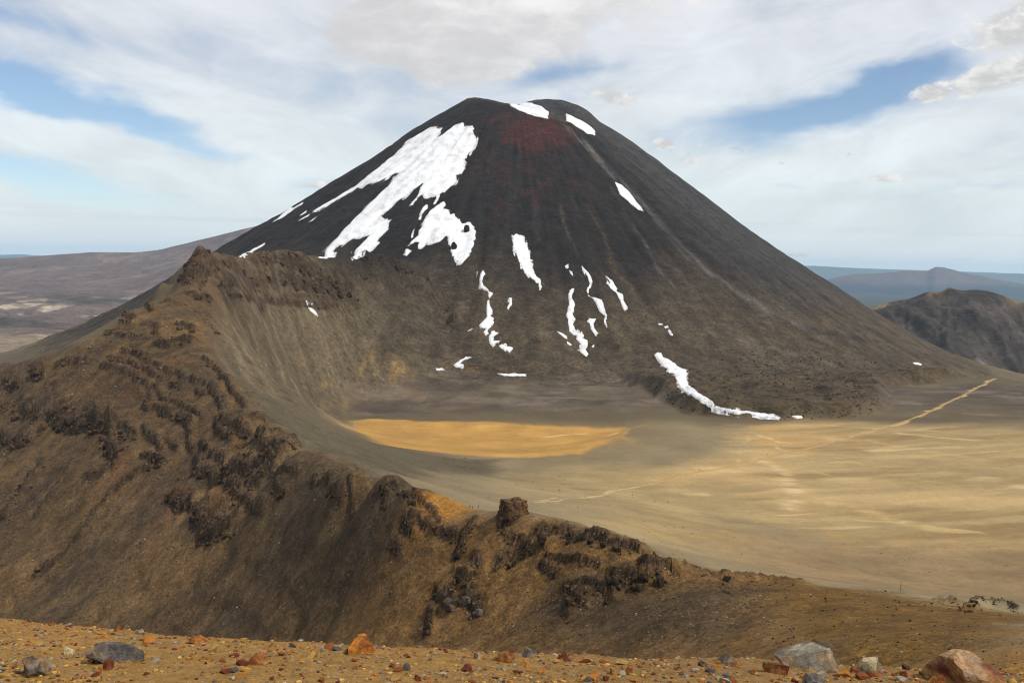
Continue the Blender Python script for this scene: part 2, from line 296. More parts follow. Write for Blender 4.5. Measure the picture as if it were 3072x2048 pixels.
MASKS = {}
def fields(x, y):
    """height and detail amplitude; needs MASKS for the rough regions (empty on the first pass)"""
    z = rbf(x, y)
    if MASKS:
        face = smooth(-25, 15, seg_dist(x, y, MASKS['face'])); wall = smooth(-25, 25, seg_dist(x, y, MASKS['wall'])) * (1 - face)
        near = smooth(400, 150, y) * smooth(8, 40, y)
        lob = smooth(-12, 14, seg_dist(x, y, MASKS['lobe']) + 10 * fbm(x / 40, y / 40, 71, 3))
        ben = smooth(-6, 8, seg_dist(x, y, MASKS['bench']) + 5 * fbm(x / 20, y / 20, 72, 2))
        amp = 0.10 + 0.75 * face + 0.26 * wall + 0.05 * near
        a1 = (x * 0.80 - y * 0.60); b1 = (x * 0.60 + y * 0.80)            # across / along the fall of the ledged face
        n = amp * (3.4 * fbm(x / 70, y / 70, 41, 3) + 1.9 * fbm(x / 22, y / 22, 42, 3) + 0.7 * fbm(x / 7, y / 7, 43, 3))
        n = n + face * (2.6 * (ridged(a1 / 46 + 0.8 * fbm(x / 90, y / 90, 57, 2), b1 / 160, 44, 4) - 0.5) + 1.2 * fbm(a1 / 9, b1 / 60, 45, 2))
        led = (z + 12 * fbm(x / 55, y / 55, 47, 3)) / 15.0; fr = led - np.floor(led)
        n = n + face * 2.0 * (smooth(0.25, 0.55, fr) - fr) * smooth(0.42, 0.62, vnoise(x / 45, y / 45, 48)) * smooth(230, 380, y)
        n = n + wall * (1.8 * fbm((x * 0.86 + y * 0.50) / 13, (x * 0.5 - y * 0.86) / 190, 46, 3))
        n = n + lob * (17 + 6 * fbm(x / 45, y / 45, 51, 4) + 8 * (ridged(x / 26, y / 38, 52, 4) - .5)) + ben * (9 + 3 * fbm(x / 16, y / 16, 53, 4))
        for P, hwm, hh, dn in LED_W:                                      # lava ledges: a shelf behind, a drop in front
            R = hwm * 5 + 3; lo = P.min(0) - R; hi = P.max(0) + R; m = (x > lo[0]) & (x < hi[0]) & (y > lo[1]) & (y < hi[1])
            if m.any():
                xm = x[m] + 0.55 * hwm * fbm(x[m] / (1.7 * hwm), y[m] / (1.7 * hwm), 58, 3); ym = y[m] + 0.55 * hwm * fbm(x[m] / (1.7 * hwm), y[m] / (1.7 * hwm), 63, 3)
                d, sb = side_dist(xm, ym, P, dn)
                f_ = np.where(sb <= 0, smooth(4.2 * hwm, 0.2 * hwm, d), smooth(0.75 * hwm, 0.25 * hwm, d))
                bs = max(0.8 * hwm, float(np.median(ym)) / 330.0); ba = min(0.55 * hh, 0.7 * bs); bf_ = min(0.38 * hh, 0.22 * bs); w1, w2, wid = worley(xm / bs, ym / bs, 60)
                n[m] = n[m] + hh * f_ * ((0.62 if dn[2] else 0.42) + 0.35 * fbm(xm / (1.2 * hwm + 1.5), ym / (1.2 * hwm + 1.5), 59, 3)) + ba * smooth(0.35, 0.7, f_) * np.where(sb > -0.8 * hwm, 1.0, 0.3) * (wid - 0.45) * smooth(0, 0.25, w2 - w1) + 2.0 * bf_ * smooth(0.3, 0.6, f_) * (vnoise(xm / (0.35 * bs) , ym / (0.35 * bs), 64) - 0.5)
        n = n + (6.5 * np.maximum(0, fbm(x / 75, y / 60, 161, 3) + 0.1) + 1.6 * fbm(x / 22, y / 18, 162, 3)) * smooth(1290, 1350, y) * smooth(1640, 1520, y) * smooth(-300, -180, x) * smooth(520, 380, x)
        n = n * smooth(40, 200, y) + 0.10 * fbm(x / 2.5, y / 2.5, 54, 3) * smooth(12, 30, y)
        n = n + 0.5 * fbm(x / 11, y / 11, 55, 3) * smooth(20, 90, y) * (1 - smooth(500, 900, y))
        z = z + n
    w = smooth(11, 26, y)
    z = np.where(y < 26, shelf(x, y) * (1 - w) + z * w, z)
    return smax(z, cone(x, y), 14.0)

# table of the land along lines of sight, used to find where a pixel of the photograph stands
TT = np.concatenate([np.linspace(-0.80, -0.535, 40, endpoint=False), np.linspace(-0.535, 0.535, 720), np.linspace(0.535, 0.80, 41)[1:]])
DD = np.concatenate([np.geomspace(14, 200, 90, endpoint=False), np.geomspace(200, 950, 385, endpoint=False), np.geomspace(950, 1700, 195, endpoint=False), np.linspace(1700, 2850, 230, endpoint=False), np.geomspace(2850, 3400, 24)])
GY = np.repeat(DD[:, None], len(TT), 1); GX = GY * TT[None]
class Table:
    def __init__(s, Z): s.Z = Z
    def hit(s, u, v, dmin=0, dmax=1e9):
        r = ray([u], [v])[0]; j = np.interp(r[0], TT, np.arange(len(TT))); j0 = int(min(max(math.floor(j), 0), len(TT) - 2)); f = j - j0
        zc = s.Z[:, j0] * (1 - f) + s.Z[:, j0 + 1] * f; g = zc - r[2] * DD
        ok = (DD >= dmin) & (DD <= dmax); idx = np.nonzero(ok)[0]; gi = g[idx]
        up = np.nonzero(gi >= 0)[0]
        if len(up) == 0: D = DD[idx[np.argmax(gi / DD[idx])]]
        elif up[0] == 0: D = DD[idx[0]]
        else:
            i1 = idx[up[0]]; i0 = i1 - 1; t = g[i0] / (g[i0] - g[i1]); D = DD[i0] + t * (DD[i1] - DD[i0])
        return r * D
    def poly(s, P, dmin=0, dmax=1e9): return np.array([s.hit(u, v, dmin, dmax) for u, v in P])

sub = (slice(None, None, 3), slice(None, None, 4))
_Zb = fields(GX[sub], GY[sub])
_DD, _TT = DD, TT; DD, TT = DD[::3], TT[::4]
tb = Table(_Zb)
FACE_PX = [(-250,1110),(0,1095),(240,1040),(316,1000),(438,920),(534,868),(591,748),(640,880),(616,1080),(678,1140),(738,1225),(830,1300),(960,1390),(1150,1445),(1400,1555),(1536,1565),(1640,1585),(1900,1655),(2040,1710),(2350,1750)]
face_w = [tuple(p[:2]) for p in tb.poly(FACE_PX, 150, 960)] + [(40, 140), (0, 60), (-60, 60), (-200, 150), (-420, 330), (-700, 600)]
WALL_PX = [(600,752),(720,778),(870,760),(1060,780),(1110,765),(1260,808),(1340,868),(1390,938),(1395,1040),(1310,1105),(1180,1150),(1050,1180),(960,1230)]
wall_w = [tuple(p[:2]) for p in tb.poly(WALL_PX, 900, 1760)] + [tuple(p[:2]) for p in tb.poly([(943,1266),(839,1196),(738,1228),(616,1082),(640,880)], 500, 1000)]
LOBE_PX = [(1870,1130),(2000,1205),(2080,1240),(2250,1256),(2420,1258),(2560,1250),(2640,1235),(2652,1200),(2640,1165),(2760,1150),(2860,1140),(2800,1110),(2650,1085),(2450,1050),(2300,1045),(2100,1050)]
lobe_w = [tuple(p[:2]) for p in tb.poly(LOBE_PX, 1000, 2000)]
BENCH_PX = [(1330,1095),(1400,1110),(1500,1118),(1600,1117),(1720,1110),(1790,1100),(1700,1088),(1560,1075),(1420,1066),(1350,1075)]
bench_w = [tuple(p[:2]) for p in tb.poly(BENCH_PX, 1200, 1700)]
# rock ledges and crags, traced in the photograph as (line, half width in pixels, thickness in metres, dustiness, nearest, farthest)
LED = [  # line, half width px, thickness m, dustiness, dmin, dmax
 ([(588,760),(572,800),(562,845)], 20, 2.2, .1, 800, 1100), ([(610,772),(660,790),(700,785)], 14, 2.5, .4, 850, 1400), ([(575,835),(640,828),(700,842),(800,862)], 9, 4, .35, 850, 1500), ([(600,860),(680,858)], 9, 3, .3, 850, 1400),
 ([(760,778),(830,772),(872,790)], 16, 7, .3, 1200, 1600), ([(890,800),(960,822),(1040,858)], 17, 8, .2, 1200, 1700), ([(860,850),(950,858),(1045,872)], 15, 8, .1, 1200, 1700), ([(800,898),(900,910),(1000,918),(1072,918)], 8, 7, .1, 1150, 1700), ([(880,890),(1000,894),(1085,903)], 3.5, 3, .2, 1150, 1700),
 ([(1092,770),(1150,778),(1220,803),(1278,826)], 12, 8, -.1, 1400, 1780), ([(1070,818),(1140,838),(1180,850)], 8, 4, .3, 1300, 1780), ([(1300,892),(1350,915)], 8, 4, .2, 1400, 1780), ([(1210,845),(1260,860)], 6, 3, .3, 1300, 1780), ([(700,800),(760,830),(800,835)], 12, 4, .5, 1000, 1500),
 ([(438,912),(455,925)], 8, 4, 0, 700, 950), ([(378,940),(400,950)], 9, 4, .1, 700, 950), ([(365,962),(385,965)], 7, 3, .1, 700, 950), ([(318,996),(350,990),(375,1005)], 9, 4, .1, 650, 950), ([(392,1006),(430,1003)], 7, 3, .2, 650, 950),
 ([(562,882),(600,892),(628,894)], 11, 4, .1, 700, 1100), ([(655,872),(680,866)], 9, 4, -.1, 700, 1100), ([(690,888),(722,890)], 5, 3, .1, 700, 1200), ([(470,970),(465,990)], 7, 3, 0, 650, 950), ([(538,975),(578,985)], 14, 4, .1, 650, 950), ([(615,965),(650,995)], 10, 3, .2, 650, 1000), ([(500,900),(530,905)], 6, 3, .2, 700, 950),
 ([(470,1022),(500,1032),(545,1022),(565,1018)], 13, 5, -.1, 600, 850), ([(370,1046),(400,1051),(426,1060)], 8, 4, 0, 600, 850), ([(337,1076),(380,1078)], 8, 4, 0, 600, 850), ([(428,1068),(455,1085),(480,1100),(507,1106)], 8, 4, -.1, 600, 850), ([(388,1085),(430,1105),(470,1128)], 8, 4, 0, 600, 850), ([(305,1098),(345,1103),(378,1110),(402,1122),(420,1140),(447,1151)], 8, 4.5, 0, 600, 850),
 ([(457,1160),(450,1185),(444,1202),(432,1212),(440,1230)], 7, 4, -.1, 560, 800), ([(470,1165),(485,1195),(492,1213),(530,1218),(570,1238),(602,1256)], 7, 4.5, -.15, 560, 800), ([(465,1225),(490,1240),(540,1260),(572,1273)], 10, 4.5, 0, 550, 780),
 ([(60,1240),(150,1252),(230,1252),(310,1268)], 24, 6, .0, 600, 860), ([(170,1284),(220,1290),(270,1280)], 11, 6, -.2, 600, 860), ([(275,1280),(312,1295)], 13, 6, -.2, 600, 860), ([(5,1225),(40,1207),(62,1200)], 12, 4, .1, 600, 860), ([(-10,1320),(40,1326),(72,1326)], 15, 5, 0, 600, 860),
 ([(332,1290),(340,1330),(335,1372)], 22, 8, -.2, 560, 800), ([(368,1300),(398,1312)], 11, 5, -.1, 560, 800), ([(98,1108),(122,1126)], 15, 5, .1, 640, 900), ([(18,1148),(46,1158)], 14, 5, .1, 640, 900), ([(172,1096),(232,1084)], 7, 3, .1, 640, 900), ([(138,1166),(165,1160)], 6, 3, .1, 640, 900), ([(236,1090),(255,1080)], 6, 3, .1, 640, 900), ([(470,1388),(400,1420),(330,1482),(262,1556),(228,1620),(165,1682),(112,1712)], 13, 4.5, .05, 470, 760), ([(330,1400),(290,1425),(262,1440)], 12, 4, .1, 520, 760), ([(122,1390),(90,1440),(45,1510),(5,1560)], 14, 4.5, .1, 520, 800), ([(210,1400),(160,1470),(110,1540)], 8, 3, .3, 520, 780),
 ([(535,1110),(550,1130),(590,1140),(616,1152),(640,1176),(656,1202),(666,1232)], 9, 4, .1, 550, 760), ([(515,1148),(542,1160)], 9, 4, .1, 550, 760), ([(590,1175),(607,1181)], 7, 3, .1, 550, 760), ([(616,1080),(646,1101),(678,1140),(691,1170),(711,1191),(736,1223)], 8, 4.5, -.1, 560, 800),
 ([(664,1260),(690,1270),(716,1290),(731,1299)], 9, 4, .1, 500, 720), ([(647,1262),(650,1290),(670,1306),(686,1319)], 8, 4, 0, 500, 720), ([(758,1250),(782,1256)], 12, 3.5, .1, 520, 760), ([(760,1320),(800,1320),(842,1311)], 11, 4.5, 0, 470, 700), ([(740,1345),(790,1356),(832,1360)], 13, 4, .1, 470, 700), ([(855,1320),(892,1341)], 11, 3.5, .2, 450, 700), ([(600,1330),(606,1356),(630,1366),(660,1376),(676,1401)], 9, 4, -.1, 480, 720), ([(560,1272),(566,1300),(566,1332),(580,1356)], 7, 4, 0, 500, 760),
 ([(588,1385),(592,1420),(630,1416),(662,1441)], 15, 5, -.1, 470, 700), ([(690,1410),(740,1420),(792,1400)], 22, 4, .1, 440, 680), ([(680,1460),(720,1480),(762,1460)], 10, 4, 0, 430, 660), ([(518,1500),(542,1521)], 19, 6, -.2, 450, 680), ([(570,1510),(577,1526)], 11, 5, -.1, 450, 680), ([(588,1545),(602,1590),(640,1590),(682,1602)], 23, 6, -.05, 420, 660), ([(600,1626),(655,1618)], 9, 5, -.2, 420, 640), ([(700,1500),(740,1526),(782,1541)], 9, 4, .1, 420, 640),
 ([(428,1370),(482,1391)], 10, 4, 0, 500, 760), ([(1048,1450),(1055,1500),(1056,1560)], 6, 3, 0, 330, 480), ([(990,1480),(1020,1500)], 9, 3, .3, 330, 500), ([(940,1440),(985,1455)], 8, 3, .3, 350, 520),
 ([(700,1290),(740,1310)], 8, 3, .2, 500, 720), ([(800,1400),(850,1425),(880,1420)], 11, 3, .3, 400, 620), ([(820,1470),(850,1490)], 9, 3, .3, 400, 600), ([(430,1290),(470,1320),(480,1350)], 9, 4, .1, 540, 780), ([(500,1320),(530,1345)], 8, 3, .2, 520, 760),
 ([(1157,1500),(1149,1522)], 9, 2.5, 0, 300, 420), ([(1240,1505),(1290,1530),(1320,1560)], 8, 2, .3, 290, 400), ([(1210,1568),(1245,1560),(1280,1576),(1322,1592),(1362,1626)], 11, 2.5, .2, 270, 400), ([(1213,1585),(1226,1604)], 12, 3, -.1, 270, 400), ([(1494,1568),(1506,1592)], 10, 2.5, 0, 260, 330), ([(1640,1680),(1720,1686),(1792,1702)], 8, 2.2, .2, 240, 320), ([(1625,1698),(1662,1722)], 10, 2.5, .1, 240, 320), ([(1170,1640),(1200,1660)], 9, 2, .3, 270, 380), ([(1420,1680),(1440,1720)], 9, 2, .4, 240, 330), ([(1520,1620),(1560,1640)], 7, 1.5, .5, 240, 330),
 ([(1700,1765),(1760,1762),(1822,1790)], 15, 2.5, .3, 220, 300), ([(1812,1790),(1828,1802)], 12, 2.5, -.1, 220, 300), ([(1690,1840),(1702,1862)], 10, 2, 0, 200, 300), ([(2168,1762),(2192,1772)], 10, 2, 0, 200, 300), ([(2820,1806),(2882,1816)], 9, 2, 0, 180, 260), ([(3000,1800),(3022,1796)], 8, 1.6, 0, 170, 260), ([(3030,1820),(3055,1832)], 8, 1.6, 0, 170, 260),
]
CRAGS = [  # crags that stand clear and can be told apart
 ([(1155,1466),(1190,1462),(1222,1486),(1242,1504)], 14, 1.6, 0, 300, 420, 0, 'twin-pointed dark crag on the rim left of the block tower'),
 ([(1415,1580),(1402,1600),(1386,1640),(1370,1666)], 13, 3.5, -.05, 250, 360, 0, 'narrow dark crag running down the slope left below the block tower'),
 ([(1618,1612),(1700,1603),(1780,1612),(1832,1632),(1902,1652)], 20, 4, .05, 240, 340, 0, 'broad layered brown crag on the rim right of the block tower'),
 ([(1622,1652),(1572,1652),(1532,1686),(1500,1702)], 14, 3.5, -.05, 240, 330, 0, 'dark stepped ledge trailing down left from the broad layered crag'),
 ([(1378,1735),(1412,1752)], 15, 3.5, 0, 220, 320, 0, 'small dark knob of rock above the grey crag'),
 ([(1318,1790),(1372,1796)], 24, 4, .0, 220, 320, .2, 'rounded dark crag low on the slope above the sandy foreground'),
 ([(1402,1800),(1442,1832)], 20, 3, .1, 220, 320, .75, 'pale grey crag beside the rounded dark crag'),
 ([(1290,1830),(1281,1892)], 10, 3, 0, 210, 310, 0, 'tall narrow dark rock lowest under the rounded crag'),
 ([(1852,1742),(1915,1744)], 26, 5.5, -.15, 210, 280, 0, 'square black rock block left of its near twin on the rim slope'),
 ([(1940,1728),(1998,1732)], 24, 5, -.05, 210, 280, 0, 'square dark rock block right of its near twin on the rim slope'),
 ([(1708,1800),(1742,1822)], 17, 3.5, -.1, 210, 290, 0, 'dark overhanging rock stack lowest of the rim crags'),
 ([(2052,1716),(2150,1727),(2250,1740),(2330,1742),(2392,1752)], 13, 3, -.05, 210, 280, 0, 'long low wall of dark rubble along the right rim'),
 ([(2892,1832),(2930,1803),(2960,1787),(2987,1802)], 13, 3, -.05, 170, 260, 0, 'peaked dark crag at the far right end of the rim'),
]
LED_W = []
for q in LED + CRAGS:
    w3 = tb.poly(q[0], q[4], q[5]); c0 = np.median(w3[:, :2], 0); e = 8.0
    zz = rbf(np.array([c0[0] - e, c0[0] + e, c0[0], c0[0]]), np.array([c0[1], c0[1], c0[1] - e, c0[1] + e])); g = np.array([zz[1] - zz[0], zz[3] - zz[2]]); g = -g / (np.linalg.norm(g) + 1e-9)
    LED_W.append((w3[:, :2], q[1] / FPX * np.median(w3[:, 1]), q[2], (g[0], g[1], len(q) < 8)))
MASKS.update(face=face_w, wall=wall_w, lobe=lobe_w, bench=bench_w)
DD, TT = _DD, _TT
GZ = fields(GX, GY)
tb = Table(GZ)
def H(x, y): return fields(np.asarray(x, float), np.asarray(y, float))

# ------------------------------------------------------------------ mesh and material helpers
def new_mesh(name, V, F, smooth_=True, col=None, extra=None, normals=None):
    me = bpy.data.meshes.new(name); V = np.ascontiguousarray(V, np.float32); F = np.ascontiguousarray(F, np.int32); k = F.shape[1]
    me.vertices.add(len(V)); me.vertices.foreach_set('co', V.ravel())
    me.loops.add(F.size); me.loops.foreach_set('vertex_index', F.ravel())
    me.polygons.add(len(F)); me.polygons.foreach_set('loop_start', np.arange(0, F.size, k, dtype=np.int32))
    me.update(calc_edges=True)
    me.polygons.foreach_set('use_smooth', np.full(len(F), smooth_))
    if col is not None:
        a = me.color_attributes.new('Col', 'FLOAT_COLOR', 'POINT'); c = np.ones((len(V), 4), np.float32); c[:, :3] = col; a.data.foreach_set('color', c.ravel())
    for nm, arr in (extra or {}).items():
        a = me.attributes.new(nm, 'FLOAT', 'POINT'); a.data.foreach_set('value', np.ascontiguousarray(arr, np.float32))
    if normals is not None: me.normals_split_custom_set_from_vertices(normals)
    me.validate(); return me
def obj(name, me, mat, parent=None, kind=None, label=None, cat=None, group=None, loc=None):
    o = bpy.data.objects.new(name, me); COL.objects.link(o)
    if mat and not me.materials: me.materials.append(mat)
    if parent: o.parent = parent
    if kind: o['kind'] = kind
    if label: o['label'] = label
    if cat: o['category'] = cat
    if group: o['group'] = group
    if loc is not None: o.location = loc
    return o
def grid_faces(nr, nc):
    i = np.arange((nr - 1) * nc).reshape(nr - 1, nc)[:, :-1].ravel()
    return np.stack([i, i + 1, i + nc + 1, i + nc], 1)
def earth_material(name, grain=0.35, fine=2.0, speck=0.5, var=0.22, fvar=0.2, bump=0.6, bdist=0.5, rough=0.95, speckcol=(0.42, 0.40, 0.36, 1), useg=False):
    m = bpy.data.materials.new(name); m.use_nodes = True; t = NT(m.node_tree); t.n.clear()
    tcn = t.n.new('ShaderNodeTexCoord'); P = tcn.outputs['Object']
    at_ = t.n.new('ShaderNodeAttribute'); at_.attribute_name = 'Col'; c = at_.outputs['Color']
    n1 = t.noise(P, grain, 6, 0.66); n2 = t.noise(P, fine, 5, 0.72)
    n3 = t.noise(P, grain * 0.42 + fine * 0.22, 5, 0.7); k = t.m('MULTIPLY', t.m('MULTIPLY', t.ramp(n1, 0.33, 0.67, 1 - var, 1 + var, False), t.ramp(n2, 0.36, 0.64, 1 - fvar, 1 + fvar, False)), t.ramp(n3, 0.36, 0.64, 1 - 0.8 * var, 1 + 0.8 * var, False))
    if useg:
        ga = t.n.new('ShaderNodeAttribute'); ga.attribute_name = 'grain'; k = t.m('ADD', 1.0, t.m('MULTIPLY', t.m('SUBTRACT', k, 1.0), ga.outputs['Fac']))
    c = t.mix(1.0, c, t.xyz(k, k, k), 'MULTIPLY')
    if speck > 0:
        sa_ = t.n.new('ShaderNodeAttribute'); sa_.attribute_name = 'speck'
        vo = t.n.new('ShaderNodeTexVoronoi'); t.l.new(P, vo.inputs['Vector']); vo.inputs['Scale'].default_value = speck
        rs = t.n.new('ShaderNodeSeparateColor'); t.l.new(vo.outputs['Color'], rs.inputs[0])
        on = t.m('MULTIPLY', t.ramp(vo.outputs['Distance'], 0.30, 0.18), t.m('LESS_THAN', rs.outputs[0], t.m('MULTIPLY', sa_.outputs['Fac'], 0.20)))
        br = t.ramp(rs.outputs[1], 0.0, 1.0, 0.2, 0.8, False)
        c = t.mix(t.m('MULTIPLY', on, 0.75), c, t.mix(1.0, speckcol, t.xyz(br, br, br), 'MULTIPLY'))
        dk = t.m('MULTIPLY', t.ramp(vo.outputs['Distance'], 0.42, 0.25), t.m('GREATER_THAN', rs.outputs[0], t.m('SUBTRACT', 1.0, t.m('MULTIPLY', sa_.outputs['Fac'], 0.55))))
        c = t.mix(t.m('MULTIPLY', dk, 0.45), c, (0.022, 0.018, 0.014, 1))
    b = t.n.new('ShaderNodeBsdfPrincipled'); t.l.new(c, b.inputs['Base Color']); b.inputs['Roughness'].default_value = rough
    b.inputs['Specular IOR Level'].default_value = 0.12
    bp = t.n.new('ShaderNodeBump'); bp.inputs['Strength'].default_value = bump; bp.inputs['Distance'].default_value = bdist
    hgt = t.m('ADD', t.m('ADD', n1, t.m('MULTIPLY', n2, 0.35)), t.m('MULTIPLY', n3, 0.6)); t.l.new(t.m('MULTIPLY', hgt, ga.outputs['Fac']) if useg else hgt, bp.inputs['Height']); t.l.new(bp.outputs[0], b.inputs['Normal'])
    o = t.n.new('ShaderNodeOutputMaterial'); t.l.new(b.outputs[0], o.inputs[0]); return m
M_TERR = earth_material('crater_earth', 0.11, 0.75, 1.25, 0.30, 0.42, 1.0, 2.6, useg=True)
M_CONE = earth_material('cone_ash', 0.035, 0.20, 0.0, 0.28, 0.40, 1.0, 7.0)
M_FAR = earth_material('far_land', 0.006, 0.035, 0.0, 0.26, 0.30, 0.8, 40.0)
M_SAND = earth_material('foreground_sand', 7.0, 70.0, 55.0, 0.22, 0.30, 0.9, 0.02, speckcol=(0.75, 0.62, 0.38, 1))
M_ROCK = earth_material('ledge_rock', 0.35, 1.6, 0.0, 0.35, 0.35, 1.0, 0.8)
M_STONE = earth_material('stone', 12.0, 90.0, 0.0, 0.30, 0.28, 0.8, 0.02, rough=0.85)

# ------------------------------------------------------------------ ground colour (what the earth itself is coloured)
def C3(r, g, b): return np.array([r, g, b])
def lin(r, g, b, k=1.0):
    c = np.array([r, g, b]) / 255.0; return np.where(c <= 0.04045, c / 12.92, ((c + 0.055) / 1.055) ** 2.4) * k
EXPK = 0.70
def S(r, g, b): return lin(r, g, b, EXPK)
def px_poly(P, dmin=0, dmax=1e9): return [tuple(q[:2]) for q in tb.poly(P, dmin, dmax)]
POND_PX = [(1032,1278),(1060,1262),(1110,1256),(1200,1259),(1306,1263),(1450,1268),(1567,1273),(1700,1278),(1829,1284),(1900,1284),(1872,1312),(1737,1358),(1567,1372),(1306,1360),(1150,1334),(1090,1302)]
pond_w = px_poly(POND_PX, 960, 1500)
PLAIN_PX = [(2240,1278),(2500,1266),(2800,1278),(3200,1290),(3400,1400),(3300,1640),(2900,1660),(2600,1640),(2350,1560),(2150,1500),(1950,1480),(1880,1440),(2080,1400),(2200,1360)]
plain_w = px_poly(PLAIN_PX, 450, 1500)
PLAIN2_PX = [(1560,1440),(1750,1395),(2000,1400),(2200,1420),(2300,1560),(2200,1660),(1900,1620),(1750,1560),(1800,1490),(1600,1500)]
plain2_w = px_poly(PLAIN2_PX, 450, 1500)
OCHRE_PX = [(2240,1275),(2400,1285),(2550,1300),(2650,1320),(2500,1345),(2300,1350),(2250,1300)]
ochre_w = px_poly(OCHRE_PX, 600, 1500)
GREYSL_PX = [(640,1085),(740,1150),(830,1200),(943,1266),(1060,1318),(1200,1350),(1500,1376),(1500,1420),(1300,1420),(1150,1435),(1000,1395),(840,1300),(740,1220),(690,1150)]
grey_w = px_poly(GREYSL_PX, 380, 990)
OLIVE_PX = [(2330,1745),(2540,1765),(2700,1765),(2800,1795),(3072,1840),(3200,1900),(3072,2030),(2700,2010),(2400,1960),(2200,1900)]
olive_w = px_poly(OLIVE_PX, 20, 250) + [(14, 25), (10, 12)]
DARKSC_PX = [(1700,1760),(2000,1770),(2350,1760),(2250,1850),(2150,1930),(2000,1960),(1600,1950),(1500,1900)]
darksc_w = px_poly(DARKSC_PX, 100, 275)
def strokes(lst, dmin=0, dmax=1e9): return [(np.array(px_poly(P, dmin, dmax)), w, c, k) for P, w, c, k in lst]
PALE = S(214, 188, 138); PALE2 = S(196, 166, 112); GREYP = S(128, 118, 102); TRK = S(206, 172, 108)
STROKES = strokes([  # (line in the photo, half width in metres, colour, strength): rills and trails on the crater floor
 ([(1610,1506),(1740,1495),(1850,1470),(1960,1447)], 1.6, S(205,178,118), .9), ([(1960,1447),(2100,1415),(2230,1392),(2420,1345),(2560,1308)], 3.0, S(190,135,55), .8), ([(2560,1308),(2700,1268),(2800,1230),(2890,1185),(2985,1135)], 3.0, TRK, .95),
 ([(2230,1395),(2330,1430),(2420,1490),(2560,1520),(2720,1570),(2900,1600)], 10, PALE2, .75), ([(2280,1380),(2350,1420),(2380,1480),(2370,1530)], 8, PALE, .7), ([(2400,1400),(2520,1435),(2700,1430),(2850,1450),(3072,1480)], 3.0, PALE2, .55),
 ([(2500,1370),(2600,1395),(2750,1400),(2900,1420)], 3.0, PALE2, .55), ([(2600,1320),(2750,1350),(2900,1370),(3072,1400)], 6.0, PALE2, .45), 
 ([(2560,1560),(2750,1570),(2950,1600)], 2.5, PALE, .5), ([(2700,1300),(2850,1315),(3072,1330)], 5.0, PALE, .5), ([(2480,1275),(2640,1285),(2800,1292)], 3.5, PALE, .6), ([(2250,1275),(2400,1272),(2550,1268)], 2.5, S(196,150,84), .7),
 ([(2240,1290),(2290,1310),(2340,1325),(2420,1335)], 3.2, PALE, .85), ([(2255,1295),(2220,1350),(2215,1390)], 2.0, PALE2, .7), ([(2340,1320),(2330,1345),(2380,1360)], 1.6, PALE, .6), ([(1900,1285),(2000,1268),(2080,1282),(2200,1272),(2250,1280)], 2.2, S(188,140,84), .6),
 ([(2350,1530),(2290,1560),(2120,1600),(2000,1612),(1900,1560)], 2.0, S(178,140,74), .6), ([(2040,1600),(1850,1580)], 1.5, S(170,130,70), .5), ([(2150,1350),(2080,1420)], 1.2, S(176,146,96), .35), ([(1800,1430),(1690,1500)], 1.2, S(176,146,96), .35),
 ([(1650,1310),(1760,1300),(1860,1288)], 3.0, S(226,196,140), .7), ([(1700,1326),(1760,1318),(1850,1296)], 2.0, S(226,196,140), .6), ([(1560,1300),(1640,1310),(1720,1305)], 1.5, S(226,190,120), .4), ([(1560,1345),(1640,1350),(1720,1340)], 2.5, S(214,160,70), .5),
 ([(2570,1130),(2700,1135),(2850,1160)], 4, S(110,100,84), .35), ([(2400,1520),(2500,1600),(2560,1660)], 10, S(170,138,84), .4), ([(2900,1240),(3072,1250)], 6, S(150,128,92), .5),
 ([(1780,1060),(1800,1130),(1860,1200),(1900,1250)], 10, S(112,104,92), .45), ([(1340,1120),(1400,1135),(1480,1160)], 12, S(120,112,98), .45), ([(1200,1150),(1260,1200),(1230,1220)], 14, S(118,96,74), .5), ([(1350,1240),(1430,1200),(1470,1150)], 4, S(112,92,66), .4),
], 430, 1700)
CSTROKES = strokes([  # pale scree lines and gullies on the cone
 ([(1745,420),(1790,470),(1830,520),(1880,560),(1960,640),(2050,740),(2120,810),(2200,870),(2300,930),(2420,985)], 9, S(112,108,104), .6), ([(1700,380),(1760,440),(1800,480)], 8, S(120,110,98), .6), ([(1900,560),(1980,680),(2070,780),(2150,830)], 6, S(104,100,96), .45),
 ([(1760,610),(1800,690),(1830,760),(1850,820),(1900,870)], 2.5, S(110,88,58), .55), ([(1680,610),(1700,700),(1740,770),(1780,850)], 2.2, S(98,88,76), .4), ([(1540,560),(1570,640),(1620,720)], 2, S(92,84,74), .35), ([(1930,720),(1970,800),(2020,860)], 3, S(110,106,102), .45), ([(1830,560),(1880,640),(1930,720)], 3, S(96,92,88), .35),
 ([(2420,985),(2560,1015),(2680,1030)], 5, S(40,37,34), .55), ([(2300,935),(2420,1000),(2580,1018)], 5, S(38,36,34), .5), ([(2640,930),(2760,1010),(2900,1080)], 10, S(52,48,46), .5), ([(2350,800),(2500,930),(2640,1010),(2850,1090)], 12, S(56,50,46), .5), ([(2450,850),(2600,970),(2760,1050),(2950,1110)], 10, S(104,94,82), .45),
 ([(2050,700),(2200,800),(2400,900)], 10, S(74,70,68), .5), ([(2100,1000),(2300,1040),(2500,1090),(2700,1130)], 6, S(118,106,90), .5), ([(1450,960),(1520,1010),(1700,1060)], 4, S(98,84,60), .4), ([(1560,930),(1640,980),(1700,1030)], 4, S(60,54,46), .4),
], 1300, 2760)
def radial(x, y):
    return np.arctan2(x - CX, -(y - CY)), np.hypot(x - CX, y - CY)
CRACK = S(96, 74, 50)
